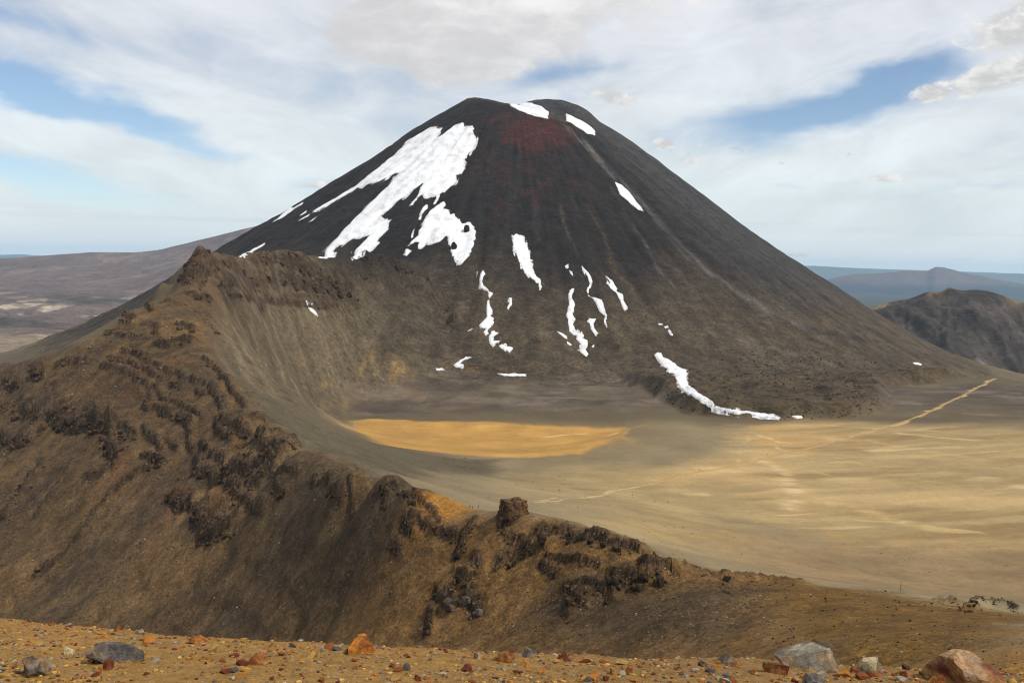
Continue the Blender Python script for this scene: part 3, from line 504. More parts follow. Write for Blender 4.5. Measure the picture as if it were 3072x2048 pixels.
def ground_colour(x, y, z, nz):
    n = x.size; c = np.empty((n, 3)); sp_ = np.zeros(n)
    wx = x + 14 * fbm(x / 60, y / 60, 101, 3); wy = y + 22 * fbm(x / 60, y / 60, 102, 3)
    big = fbm(x / 120, y / 120, 103, 4); mid = fbm(x / 30, y / 30, 104, 4); sm = fbm(x / 8, y / 8, 105, 3)
    # crater floor and aprons
    base = S(100, 87, 66)[None] * (1 + 0.22 * big + 0.14 * mid)[:, None]
    c[:] = base; sp_[:] = 0.25
    def lay(w, colr):
        c[:] = c * (1 - w[:, None]) + (np.asarray(colr)[None] if np.ndim(colr) == 1 else colr) * w[:, None]
    def pm(poly, soft, warp=1.0):
        P = np.asarray(poly); lo = P.min(0) - soft * 3 - 30; hi = P.max(0) + soft * 3 + 30
        m = (x > lo[0]) & (x < hi[0]) & (y > lo[1]) & (y < hi[1]); w = np.zeros(n)
        if m.any(): w[m] = smooth(-soft, soft, seg_dist((wx if warp else x)[m], (wy if warp else y)[m], poly))
        return w
    flr = smooth(1230, 1150, y) * smooth(-120, 0, x); lay(flr * 0.85, S(138, 122, 92)[None] * (1 + 0.2 * big + 0.18 * mid)[:, None])
    # slopes between rim and floor
    fan = smooth(1260, 1330, y) * smooth(1560, 1500, y)
    streak = fbm(x / 90, y / 16, 106, 3)
    lay(fan * 0.85, S(96, 83, 69)[None] * (1 + 0.35 * streak + 0.3 * mid + 0.2 * big)[:, None]); lay(fan * smooth(0.1, 0.4, fbm(x / 60, y / 45, 163, 4)) * 0.5, S(128, 116, 100)); lay(fan * smooth(0.1, 0.4, fbm(x / 70, y / 40, 164, 4)) * 0.5, S(66, 58, 52))
    lay(pm(plain2_w, 45) * 0.9, S(160, 138, 96)[None] * (1 + 0.28 * mid + 0.14 * streak)[:, None])
    pl = pm(plain_w, 35); pst = fbm((x * 0.96 + y * 0.28) / 110, (y * 0.96 - x * 0.28 + 14 * fbm(x / 90, y / 90, 143, 3)) / 16, 107, 4)
    lay(pl, (S(164, 140, 98)[None] * (1 + 0.16 * pst + 0.12 * mid)[:, None]))
    lay(pl * smooth(0.12, 0.5, pst) * 0.35, PALE2)
    ra_ = (x * 0.96 + y * 0.28); rb_ = (y * 0.96 - x * 0.28) + 9 * fbm(x / 70, y / 70, 140, 3)
    rl = ridged(ra_ / 260, rb_ / 34, 141, 2); lay(pl * smooth(0.80, 0.97, rl + 0.14 * mid) * 0.5, PALE)
    lay(pl * smooth(0.05, 0.45, fbm(ra_ / 120, rb_ / 30, 142, 3)) * 0.45, S(128, 100, 56))
    lay(pl * smooth(0.0, 0.4, fbm(x / 170, y / 100, 148, 4)) * 0.45, S(208, 176, 122)); lay(pl * smooth(0.05, 0.45, fbm(x / 190, y / 80, 149, 4)) * 0.4, S(136, 110, 68))
    lay(pm(ochre_w, 14) * smooth(-0.3, 0.3, pst) * 0.45, S(188, 144, 78))
    nearfl = smooth(700, 560, y) * smooth(400, 440, y) * smooth(60, 160, x) * (1 - pm(olive_w, 10))
    lay(nearfl * 0.65, S(142, 114, 78)[None] * (1 + 0.3 * mid + 0.2 * sm)[:, None]); sp_ += nearfl * 0.3
    lob = pm(lobe_w, 12)
    lay(lob * 0.9, S(78, 65, 47)[None] * (1 + 0.45 * mid + 0.65 * sm)[:, None])
    lay(pm(bench_w, 6) * 0.9, S(118, 94, 58)[None] * (1 + 0.4 * sm + 0.3 * mid)[:, None])
    # lake bed
    pn = fbm(x / 34, y / 60, 145, 4); pd = pm(pond_w, 20, 0); pd = smooth(0.12, 0.88, pd + 0.75 * pn * (1 - np.abs(2 * pd - 1)))
    lay(pm(pond_w, 44) * 0.8, S(134, 110, 72))
    lay(pd * 0.94, S(188, 144, 76)[None] * (1 + 0.24 * fbm(x / 80, y / 40, 108, 4) + 0.16 * mid + 0.14 * pn)[:, None])
    lay(pd * smooth(0.05, 0.4, fbm(x / 60, y / 30, 146, 4)) * 0.6, S(164, 126, 72))
    rim_ = np.exp(-((pd - 0.45) / 0.25) ** 2) * (pd > 0.05) * smooth(-0.2, 0.3, fbm(x / 25, y / 40, 154, 3)); lay(rim_ * 0.55, S(176, 152, 110))
    lay(pd * smooth(90, 200, x) * smooth(0.05, 0.5, pst) * 0.5, S(178, 122, 48))
    # pale margin left of the lake bed
    mg = np.exp(-(((x + 175) / 45) ** 2 + ((y - 1120) / 70) ** 2)); lay(np.clip(mg * 1.3, 0, 0.85) * (1 - pd), S(150, 126, 96))
    # inner wall
    wall = smooth(-20, 25, seg_dist(x, y, wall_w) + 8 * mid)
    ws = fbm((x * 0.86 + y * 0.50) / 9 + 0.5 * fbm(x / 50, y / 50, 144, 2), (x * 0.5 - y * 0.86) / 190, 109, 4)
    lay(wall, S(103, 90, 69)[None] * (1 + 0.42 * ws + 0.22 * sm + 0.12 * big)[:, None]); sp_ = np.maximum(sp_, wall * 0.55)
    hi_ = wall * smooth(-70, -25, z + 18 * mid); lay(hi_ * 0.75, S(92, 74, 52)[None] * (1 + 0.4 * sm + 0.3 * mid)[:, None]); rkh = hi_ * smooth(-0.06, 0.08, fbm(x / 13, y / 22, 147, 4)) * 0.9; lay(rkh, S(64, 52, 40)[None] * (1 + 0.6 * sm + 0.4 * fbm(x / 4, y / 4, 150, 2))[:, None])
    lay(wall * np.exp(-(((x + 235) / 26) ** 2 + ((y - 1115) / 40) ** 2)) * smooth(-10, 2, z), S(150, 114, 66))
    lay(wall * smooth(-120, -150, z) * smooth(0.05, 0.4, fbm(x / 9, y / 40, 110, 3)) * smooth(1250, 1330, y) * 0.6, S(150, 122, 76))
    lay(wall * smooth(0.25, 0.55, ws) * 0.35, S(134, 116, 90))
    # grey slope right of the rim
    gs = pm(grey_w, 12); lay(gs * 0.9, S(92, 82, 63)[None] * (1 + 0.2 * mid + 0.22 * sm)[:, None]); sp_ = np.maximum(sp_, gs * 0.5)
    # ledged face and near gully
    face = smooth(-18, 10, seg_dist(x, y, face_w) + 5 * mid)
    a1 = (x * 0.80 - y * 0.60); b1 = (x * 0.60 + y * 0.80); fs = fbm(a1 / 7, b1 / 80, 111, 4)
    fc = S(93, 74, 50)[None] * (1 + 0.30 * fs + 0.25 * big + 0.22 * sm)[:, None]
    lay(face, fc); sp_ = np.maximum(sp_, face * 0.55)
    lay(face * smooth(0.05, 0.45, fbm(x / 48, y / 60, 112, 4)) * 0.5, S(128, 99, 63))
    lay(face * smooth(0.0, 0.4, fbm(a1 / 26, b1 / 150, 113, 4)) * 0.6, S(78, 64, 50))
    lay(face * smooth(0.25, 0.5, fbm(x / 22, y / 26, 114, 4)) * smooth(-150, -90, z) * 0.5, S(70, 56, 42))
    lay(face * smooth(0.28, 0.5, fbm(x / 30, y / 30, 115, 4)) * 0.25, S(118, 70, 46))
    lay(face * smooth(-100, -140, z) * smooth(-140, -60, x) * 0.35, S(106, 80, 46))
    lay(face * smooth(350, 290, y) * 0.7, S(128, 95, 52)[None] * (1 + 0.3 * fs + 0.2 * sm)[:, None])
    yl = np.exp(-((x + 20) ** 2 / 11 ** 2 + (y - 328) ** 2 / 12 ** 2)); lay(np.clip(yl * 1.1 + 0.3 * mid, 0, 0.85) * (yl > 0.05), S(166, 116, 52))
    rk = np.zeros(n); rkt = np.full(n, 0.5)
    for P, hwm, _h, dn in LED_W:
        R = hwm * 5 + 4; lo = P.min(0) - R; hi = P.max(0) + R; m = (x > lo[0]) & (x < hi[0]) & (y > lo[1]) & (y < hi[1])
        if m.any():
            d, sb = side_dist(x[m] + 0.5 * hwm * fbm(x[m] / (1.7 * hwm), y[m] / (1.7 * hwm), 58, 3), y[m] + 0.5 * hwm * fbm(x[m] / (1.7 * hwm), y[m] / (1.7 * hwm), 63, 3), P, dn)
            w1, w2, wid = worley(x[m] / (0.7 * hwm + 0.6), y[m] / (0.7 * hwm + 0.6), 61); q_ = np.where(sb > 0, smooth(1.25 * hwm + .6, 0.95 * hwm, d + 0.5 * hwm * (wid - 0.5)), smooth(2.2 * hwm, 0.2 * hwm, d) * (0.35 + 0.9 * (wid > 0.35)))
            up_ = q_ > rk[m]; rk[m] = np.maximum(rk[m], q_); rt = rkt[m]; rt[up_] = wid[up_]; rkt[m] = rt
    rk = np.maximum(rk, 0.0); rk = np.clip(rk * (1.0 + 0.5 * fbm(x / 6, y / 6, 120, 3)) , 0, 1)
    lay(rk * 0.94, S(76, 61, 46)[None] * (0.45 + 0.95 * rkt + 0.3 * sm + 0.3 * fbm(x / 2.5, y / 2.5, 130, 2))[:, None])
    # near slopes on the right
    ds = pm(darksc_w, 12); lay(ds * 0.85, S(74, 60, 42)[None] * (1 + 0.3 * fs + 0.25 * sm)[:, None]); sp_ = np.maximum(sp_, ds * 0.9)
    ol = pm(olive_w, 9); os_ = fbm(x / 18, y / 5, 116, 4)
    lay(ol * 0.95, S(116, 84, 34)[None] * (1 + 0.22 * os_ + 0.18 * sm)[:, None]); sp_ = np.maximum(sp_, ol * 0.55)
    lay(ol * smooth(0.12, 0.4, os_) * 0.5, S(84, 62, 36))
    ng = smooth(60, 26, y); lay(ng * 0.9, S(150, 108, 48))
    for P, w_, colr, k in STROKES:
        lo = P.min(0) - w_ * 4; hi = P.max(0) + w_ * 4; m = (x > lo[0]) & (x < hi[0]) & (y > lo[1]) & (y < hi[1])
        if not m.any(): continue
        d = seg_dist(x[m] + 5.0 * fbm(x[m] / 30, y[m] / 30, 117, 4), y[m] + 9.0 * fbm(x[m] / 40, y[m] / 40, 118, 4), P, False)
        w = np.exp(-(d / w_) ** 2) * k * np.clip(0.55 + 1.8 * fbm(x[m] / 30, y[m] / 12, 119, 4), 0.0, 1.1)
        c[m] = c[m] * (1 - w[:, None]) + colr[None] * w[:, None]
    # the volcano
    th, r = radial(x, y)
    cw = smooth(1180, 1020, r + 40 * mid)
    rs = fbm(th * 40, r / 300, 121, 4); rs2 = fbm(th * 90 + fbm(th * 10, r / 80, 122, 2), r / 160, 123, 3)
    cc = S(40, 35, 32)[None] * (1 + 0.30 * rs + 0.34 * rs2 + 0.2 * mid + 0.15 * sm)[:, None]
    lv = smooth(0.72, 0.92, ridged(th * 15 + 0.5 * fbm(th * 6, r / 140, 151, 3), r / 700, 152, 3)); cc = cc * (1 + 0.55 * lv * fbm(th * 11, r / 160, 153, 3) + 0.22 * lv)[:, None]
    lowb = smooth(60, -130, z + 50 * fbm(th * 7, r / 200, 124, 3)) * smooth(-1.35, -0.6, th)
    cc = cc * (1 - lowb[:, None]) + (S(82, 71, 56)[None] * (1 + 0.28 * rs + 0.28 * mid + 0.22 * rs2 + 0.12 * sm)[:, None]) * lowb[:, None]
    lowl = smooth(-40, -200, z) * smooth(-0.9, -1.4, th); cc = cc * (1 - lowl[:, None]) + S(84, 70, 48)[None] * lowl[:, None]
    gy = smooth(0.45, 0.9, th) * smooth(-140, 40, z); cc = cc * (1 - 0.75 * gy[:, None]) + (S(70, 67, 66)[None] * (1 + 0.25 * rs + 0.18 * rs2)[:, None]) * 0.75 * gy[:, None]
    red = np.exp(-(((x - 40) / 100) ** 2 + ((z - 300) / 62) ** 2)) * (y < 2560); red = smooth(0.22, 0.80, red + 0.55 * fbm(th * 26, r / 34, 125, 5)) * (red > 0.08)
    cc = cc * (1 - 0.85 * red[:, None]) + S(74, 40, 35)[None] * 0.85 * red[:, None]
    red2 = np.exp(-(((x - 20) / 130) ** 2 + ((z - 165) / 75) ** 2)) * smooth(0.05, 0.4, fbm(th * 16, r / 45, 126, 4)); cc = cc * (1 - 0.55 * red2[:, None]) + S(72, 42, 37)[None] * 0.5 * red2[:, None]
    tan_ = smooth(395, 420, z + 8 * mid) * (x < 0) + np.exp(-(((z - (411 - 0.32 * (x + 116))) / 7) ** 2)) * (r < 260) * (y < 2600); tan_ = np.clip(tan_, 0, 1) * 0.6; cc = cc * (1 - tan_[:, None]) + S(98, 82, 62)[None] * tan_[:, None]
    lfb = smooth(-0.9, -1.25, th) * smooth(0.0, 0.4, fbm(x / 40, y / 40, 127, 4)) * 0.5; cc = cc * (1 - lfb[:, None]) + S(84, 68, 56)[None] * lfb[:, None]
    back = (y > 2640) & (z > 330); cc[back] = S(36, 36, 38)
    c[:] = c * (1 - cw[:, None]) + cc * cw[:, None]; sp_ *= (1 - cw)
    for P, w_, colr, k in CSTROKES:
        lo = P.min(0) - w_ * 4; hi = P.max(0) + w_ * 4; m = (x > lo[0]) & (x < hi[0]) & (y > lo[1]) & (y < hi[1])
        if not m.any(): continue
        d = seg_dist(x[m] + 5 * fbm(x[m] / 25, y[m] / 25, 128, 3), y[m] + 5 * fbm(x[m] / 25, y[m] / 25, 129, 3), P, False)
        w = np.exp(-(d / w_) ** 2) * k * np.clip(0.7 + 0.9 * rs2[m], 0.1, 1.2)
        c[m] = c[m] * (1 - w[:, None]) + colr[None] * w[:, None]
    gr = np.clip(0.22 + 0.75 * np.maximum(np.maximum(face, wall), np.maximum(lob, np.maximum(ds, ol) * 0.7)) + 0.2 * fan + 0.3 * gs, 0, 1)
    return np.clip(c, 0.008, 0.8), np.clip(sp_, 0, 1), gr, rk
def grid_normals(X, Y, Z):
    P = np.stack([X, Y, Z], -1); du = np.gradient(P, axis=1); dv = np.gradient(P, axis=0); n = np.cross(du, dv); n /= np.linalg.norm(n, axis=-1, keepdims=True) + 1e-12
    return n * np.sign(n[..., 2:3] + 1e-9)

# ------------------------------------------------------------------ ground: crater floor and rocky ridge (rows thinned out far away)
rows = np.concatenate([np.nonzero(DD < 1700)[0], np.nonzero(DD >= 1700)[0][::6]])
if rows[-1] != len(DD) - 1: rows = np.append(rows, len(DD) - 1)
X, Y, Z = GX[rows], GY[rows], GZ[rows].copy()
_, R_ = radial(X, Y)
VOLR = 1150.0
Zs = Z - 6.0 * smooth(VOLR - 12, VOLR - 40, R_) - 40 * smooth(VOLR - 60, VOLR - 300, R_)
N = grid_normals(X, Y, Z).reshape(-1, 3)
Cc, Sp, Gr, Rk = ground_colour(X.ravel(), Y.ravel(), Z.ravel(), N[:, 2])
V = np.stack([X, Y, Zs], -1).reshape(-1, 3); F = grid_faces(*X.shape)
fc_x = X.ravel()[F].mean(1); fc_y = Y.ravel()[F].mean(1); fr = np.hypot(fc_x - CX, fc_y - CY)
inface = (seg_dist(fc_x, fc_y, face_w) > 0) | (seg_dist(fc_x, fc_y, wall_w) > 0)
def part_mesh(name, sel, facets=False):
    f = F[sel]; used, inv = np.unique(f, return_inverse=True)
    me = new_mesh(name, V[used], inv.reshape(-1, 4), True, Cc[used], {'speck': Sp[used], 'grain': Gr[used]}, None if facets else N[used])
    if facets: me.polygons.foreach_set('use_smooth', Rk[f].mean(1) < 0.4)            # bare rock breaks in facets
    return me
ridge = obj('crater_ridge', part_mesh('crater_ridge', inface, True), M_TERR, kind='structure')
ground = obj('crater_floor', part_mesh('crater_floor', ~inface & (fr > VOLR - 330)), M_TERR, kind='structure')

# the volcano itself, on its own polar grid
thf = np.concatenate([np.linspace(-math.pi, -1.9, 40, endpoint=False), np.linspace(-1.9, 1.9, 560, endpoint=False), np.linspace(1.9, math.pi, 41)])
rv = np.concatenate([[0.5], np.linspace(4, 360, 92, endpoint=False), np.linspace(360, VOLR, 200)])
RV, TH = np.meshgrid(rv, thf, indexing='ij'); VX = CX + RV * np.sin(TH); VY = CY - RV * np.cos(TH); VZ = fields(VX, VY)
VN = grid_normals(VX, VY, VZ).reshape(-1, 3)
vc, _, _, _ = ground_colour(VX.ravel(), VY.ravel(), VZ.ravel(), VN[:, 2])
volcano = obj('volcano', new_mesh('volcano', np.stack([VX, VY, VZ], -1).reshape(-1, 3), grid_faces(*VX.shape)[:, ::-1], True, vc, None, VN), M_CONE, kind='structure')

# sandy shelf at the viewer's feet
ft = np.linspace(-0.66, 0.66, 620); fd = np.concatenate([np.geomspace(2.0, 6.5, 40, endpoint=False), np.linspace(6.5, 11.0, 130, endpoint=False), np.geomspace(11.0, 15.2, 26)])
FY = np.repeat(fd[:, None], len(ft), 1); FX = FY * ft[None]
def Hn(x, y):
    x = np.asarray(x, float); y = np.asarray(y, float)
    return fields(x, y) + 0.006 * fbm(x * 14, y * 14, 131, 3) + 0.02 * np.maximum(0, fbm(x * 3, y * 3, 132, 3))
FZ = Hn(FX, FY) - 0.3 * smooth(14.3, 15.2, FY)
n1 = fbm(FX * 1.2, FY * 1.2, 133, 4).ravel(); n2 = fbm(FX * 9, FY * 9, 134, 3).ravel(); lr = smooth(0.0, 0.9, FX.ravel() / 6 + 0.5)
fcol = (S(150, 114, 62)[None] * (1 - lr[:, None]) + S(138, 106, 62)[None] * lr[:, None]) * (1 + 0.16 * n1 + 0.16 * n2)[:, None]
fcol = fcol * (1 - 0.35 * smooth(0.1, 0.5, n1)[:, None]) + S(146, 104, 60)[None] * 0.35 * smooth(0.1, 0.5, n1)[:, None]
foreg = obj('sandy_ground', new_mesh('sandy_ground', np.stack([FX, FY, FZ], -1).reshape(-1, 3), grid_faces(*FX.shape), True, fcol, {'speck': np.full(FX.size, 0.6)}), M_SAND, kind='structure')

# ------------------------------------------------------------------ land beyond the crater
def far_obj(name, X, Y, Z, colr, mat=M_FAR):
    return obj(name, new_mesh(name, np.stack([X, Y, Z], -1).reshape(-1, 3), grid_faces(*X.shape), True, colr.reshape(-1, 3)), mat, kind='structure')
skl = ray([-900, -400, 0, 100, 270, 400, 480, 560, 640, 730, 900, 1300, 1700], [800, 785, 775, 768, 755, 756, 748, 728, 708, 685, 650, 600, 640])
ft_ = np.linspace(-0.85, 0.85, 360); fd_ = np.geomspace(3250, 62000, 190)
Y_ = np.repeat(fd_[:, None], 360, 1); X_ = Y_ * ft_[None]; T_ = np.repeat(ft_[None], 190, 0)
zl = np.interp(Y_, [3250, 4500, 6000, 7500, 9000, 10800, 11600, 12500], [0, 0, .02, .10, .28, .60, .80, 1.0]); top = np.interp(T_, skl[:, 0], skl[:, 2] * 12500)
zleft = np.interp(Y_, [3250, 4200, 6000, 9000], [-330, -325, -345, -345]) * (1 - zl) + top * zl
zleft = np.where(Y_ > 12500, top - 0.2 * (Y_ - 12500), zleft)
hm = smooth(3600, 4300, Y_) * smooth(8200, 6500, Y_); zleft = zleft + hm * 46 * (ridged(X_ / 300, Y_ / 600, 201, 5) - 0.5) * 1.3 + 24 * fbm(X_ / 800, Y_ / 1400, 202, 4) * smooth(3400, 6000, Y_) * smooth(12600, 10500, Y_) + 6 * fbm(X_ / 300, Y_ / 300, 203, 3)
zright = np.interp(Y_, [3250, 5000, 8000, 70000], [-400, -480, -560, -640.]) + 20 * fbm(X_ / 900, Y_ / 900, 204, 4)
wl_ = smooth(-0.10, -0.24, T_); Z_ = np.maximum(zleft, -640) * wl_ + zright * (1 - wl_)
nb = fbm(X_ / 700, Y_ / 1100, 205, 5); nv = fbm(X_ / 200, Y_ / 500, 206, 5)
nf = fbm(X_ / 55, Y_ / 260, 209, 4); cl_ = S(106, 90, 84)[None, None] * (1 + 0.25 * nb + 0.22 * nv + 0.28 * nf)[..., None]
wp = hm * smooth(0.16, 0.36, fbm(X_ / 130, Y_ / 420, 208, 4)) * 0.7; cl_ = cl_ * (1 - wp[..., None]) + S(206, 188, 160) * wp[..., None]
wd = hm * smooth(0.15, 0.4, fbm(X_ / 500, Y_ / 500, 207, 4)) * 0.8; cl_ = cl_ * (1 - wd[..., None]) + S(56, 58, 50) * wd[..., None]
wn = smooth(4300, 3700, Y_) * 0.8; cl_ = cl_ * (1 - wn[..., None]) + S(150, 132, 108) * (1 + 0.2 * nv)[..., None] * wn[..., None]
wsn = smooth(8000, 10500, Y_) * smooth(0.2, 0.45, nv) * 0.5; cl_ = cl_ * (1 - wsn[..., None]) + S(140, 122, 104) * wsn[..., None]
cl_ = cl_ * wl_[..., None] + (S(58, 62, 50) * (1 + 0.25 * nb)[..., None]) * (1 - wl_)[..., None]
far_obj('far_plateau', X_, Y_, Z_, cl_)
def ridge_obj(name, sky_px, D0, t0, t1, d0, d1, nt, nd, front, back, basez, colf, rough, nscale, seed):
    k = ray([p[0] for p in sky_px], [p[1] for p in sky_px]); t_ = np.linspace(t0, t1, nt); d_ = np.linspace(d0, d1, nd)
    Y = np.repeat(d_[:, None], nt, 1); X = Y * t_[None]; tt = np.repeat(t_[None], nd, 0); cz = np.interp(tt, k[:, 0], k[:, 2] * D0)
    q = Y - D0 + (0.25 * (d1 - d0)) * 0.15 * fbm(X / (nscale * 6), 0 * X + seed, seed, 3)
    Z = cz - np.where(q < 0, front(-q), back * q); Z = Z + rough * (ridged(X / nscale, Y / (nscale * 2.2), seed, 4) - 0.6) * smooth(0, 120 * nscale / 120, np.abs(q))
    Z = np.maximum(Z, basez); return far_obj(name, X, Y, Z, colf(X, Y, Z, cz))
HILL_PX = [(2450,985),(2560,940),(2624,917),(2670,905),(2718,898),(2777,876),(2823,873),(2846,862),(2866,866),(2899,870),(2937,867),(2958,870),(3006,884),(3045,899),(3072,907),(3250,970),(3500,1060)]
def hill_col(X, Y, Z, cz):
    g = ridged(X / 130, Y / 260, 211, 4); c = S(72, 64, 58)[None, None] * (1 + 0.4 * fbm(X / 160, Y / 160, 212, 4))[..., None]
    w = smooth(0.62, 0.80, 1 - g + 0.35 * fbm(X / 60, Y / 60, 215, 3)) * smooth(60, 130, cz - Z) * 0.7; c = c * (1 - w[..., None]) + S(128, 122, 114) * w[..., None]
    w = smooth(70, 10, cz - Z) * smooth(0.0, 0.4, fbm(X / 90, Y / 90, 213, 4)) * 0.7; c = c * (1 - w[..., None]) + S(150, 130, 98) * w[..., None]
    w = smooth(0.05, 0.4, fbm(X / 110, Y / 80, 214, 4)) * 0.6; c = c * (1 - w[..., None]) + S(52, 46, 44) * w[..., None]; return c
ridge_obj('hill', HILL_PX, 3600, 0.28, 0.66, 2950, 4400, 260, 150, lambda q: 0.56 * q + 0 * q, 0.5, -430, hill_col, 80, 105, 221)
MTN_PX = [(2300,880),(2400,850),(2488,836),(2560,821),(2620,819),(2682,816),(2708,811),(2782,812),(2806,800),(2828,801),(2866,810),(2915,822),(2938,824),(2981,835),(3072,850),(3300,885),(3600,930)]
def mtn_col(X, Y, Z, cz):
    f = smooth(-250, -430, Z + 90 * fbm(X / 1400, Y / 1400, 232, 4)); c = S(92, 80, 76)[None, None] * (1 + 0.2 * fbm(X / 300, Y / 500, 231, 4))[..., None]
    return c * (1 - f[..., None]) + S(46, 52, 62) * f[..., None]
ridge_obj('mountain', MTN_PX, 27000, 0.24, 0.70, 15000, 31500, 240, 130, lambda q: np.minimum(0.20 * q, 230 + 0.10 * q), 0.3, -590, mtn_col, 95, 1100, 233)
RNG_PX = [(-1500,742),(-600,752),(0,764),(60,762),(140,767),(300,775),(700,780),(1536,790),(2300,797),(2440,797),(2500,800),(2560,803),(2640,806),(2780,811),(2900,815),(3072,821),(3600,832),(4200,842)]
ridge_obj('distant_range', RNG_PX, 47000, -0.85, 0.85, 38000, 56000, 420, 40, lambda q: 0.10 * q, 0.1, -640, lambda X, Y, Z, cz: np.repeat(np.repeat(S(70, 78, 70)[None, None], X.shape[0], 0), X.shape[1], 1), 90, 2500, 241)

# the air between: one box of thin haze
def haze_box():
    x0, x1, y0, y1, z0, z1 = -62000, 62000, -3000, 66000, -1150, 520
    V = [(x0,y0,z0),(x1,y0,z0),(x1,y1,z0),(x0,y1,z0),(x0,y0,z1),(x1,y0,z1),(x1,y1,z1),(x0,y1,z1)]
    F = [(0,3,2,1),(4,5,6,7),(0,1,5,4),(1,2,6,5),(2,3,7,6),(3,0,4,7)]
    m = bpy.data.materials.new('haze_air'); m.use_nodes = True; t = NT(m.node_tree); t.n.clear()
    v = t.n.new('ShaderNodeVolumePrincipled'); v.inputs['Color'].default_value = (0.54, 0.77, 1.0, 1); v.inputs['Density'].default_value = 1.5e-5
    o = t.n.new('ShaderNodeOutputMaterial'); t.l.new(v.outputs[0], o.inputs['Volume'])
    return obj('haze', new_mesh('haze', np.array(V, float), np.array(F), False), m, kind='stuff', label='thin blue haze in the air over the far hills', cat='haze')
haze_box()

# ------------------------------------------------------------------ draped patches: snow and rock ledges
def crop(x0, y0, sc): return lambda P: [(x0 + a / sc, y0 + b / sc) for a, b in P]
def grid_patch(Pw, res, pad):
    P = np.asarray(Pw); lo = P.min(0) - pad; hi = P.max(0) + pad
    xs = np.arange(lo[0], hi[0] + res, res); ys = np.arange(lo[1], hi[1] + res, res)
    return np.meshgrid(xs, ys)
def cut_faces(keep):
    f = grid_faces(*keep.shape); k = keep.ravel(); f = f[k[f].any(1)]; used, inv = np.unique(f, return_inverse=True); return used, inv.reshape(-1, 4)
M_SNOW = bpy.data.materials.new('old_snow'); M_SNOW.use_nodes = True
_t = NT(M_SNOW.node_tree); _t.n.clear(); _tc = _t.n.new('ShaderNodeTexCoord')
_mp = _t.n.new('ShaderNodeMapping'); _mp.inputs['Scale'].default_value = (1, 0.35, 1); _t.l.new(_tc.outputs['Object'], _mp.inputs[0])
_n1 = _t.noise(_mp.outputs[0], 0.06, 5, 0.6); _n2 = _t.noise(_tc.outputs['Object'], 0.35, 4, 0.6)
_da = _t.n.new('ShaderNodeAttribute'); _da.attribute_name = 'dirt'
_c = _t.mix(_t.ramp(_t.m('ADD', _t.m('MULTIPLY', _n1, 0.7), _t.m('MULTIPLY', _n2, 0.3)), 0.44, 0.70), (0.62, 0.63, 0.65, 1), (0.40, 0.39, 0.375, 1))
_c = _t.mix(_t.m('MULTIPLY', _da.outputs['Fac'], _t.ramp(_n2, 0.40, 0.62)), _c, (0.16, 0.14, 0.12, 1))
_b = _t.n.new('ShaderNodeBsdfPrincipled'); _t.l.new(_c, _b.inputs['Base Color']); _b.inputs['Roughness'].default_value = 0.8; _b.inputs['Specular IOR Level'].default_value = 0.2
_bp = _t.n.new('ShaderNodeBump'); _bp.inputs['Strength'].default_value = 0.35; _bp.inputs['Distance'].default_value = 1.0; _t.l.new(_n2, _bp.inputs['Height']); _t.l.new(_bp.outputs[0], _b.inputs['Normal'])
_o = _t.n.new('ShaderNodeOutputMaterial'); _t.l.new(_b.outputs[0], _o.inputs[0])
def snow(P, label, dmin=1290, dmax=2840, rag=1.0, thick=1.6, surf=None):
    W3 = tb.poly(P, dmin, dmax); Pw = W3[:, :2]; D = np.median(Pw[:, 1]); res = max(0.9, D / 1500.0)
    ext = Pw.max(0) - Pw.min(0); res = max(res, math.sqrt(ext[0] * ext[1] / 60000.0))
    X, Y = grid_patch(Pw, res, 2.5 * res); sd = seg_dist(X, Y, Pw) + rag * (1.1 * fbm(X / 11, Y / 14, 301, 3) + 1.6 * fbm(X / 3.5, Y / 5, 302, 3))
    keep = sd > -2 * res; used, f = cut_faces(keep)
    if len(f) == 0: return None
    x = X.ravel()[used]; y = Y.ravel()[used]; s = sd.ravel()[used]
    h0 = H(x, y)
    if thick > 0.9: h0 = np.maximum(h0 - 0.5, 0.2 * h0 + 0.2 * (H(x - 6, y) + H(x + 6, y) + H(x, y - 7) + H(x, y + 7)))
    z = h0 + (0.45 * thick + 0.75) * (smooth(-1.2 * res, 3.0, s) - 0.22) + 0.10 * fbm(x / 20, y / 20, 303, 3) * smooth(0, 6, s)
    base = np.array([x.mean(), y.mean(), z.min()])
    return obj('snow_patch', new_mesh('snow_patch', np.stack([x, y, z], 1) - base, f, True, None, {'dirt': smooth(3.2, 0.3, s) * 0.8}), M_SNOW, label=label, cat='snow patch', group='old snow on the mountain', loc=base)
c1 = crop(900, 340, 3.1367); c2 = crop(1300, 720, 3.36); c3 = crop(1800, 900, 3.36); c5 = crop(600, 280, 3.1367); cz = crop(1024, 200, 2.2969); c7 = crop(560, 700, 2.8)
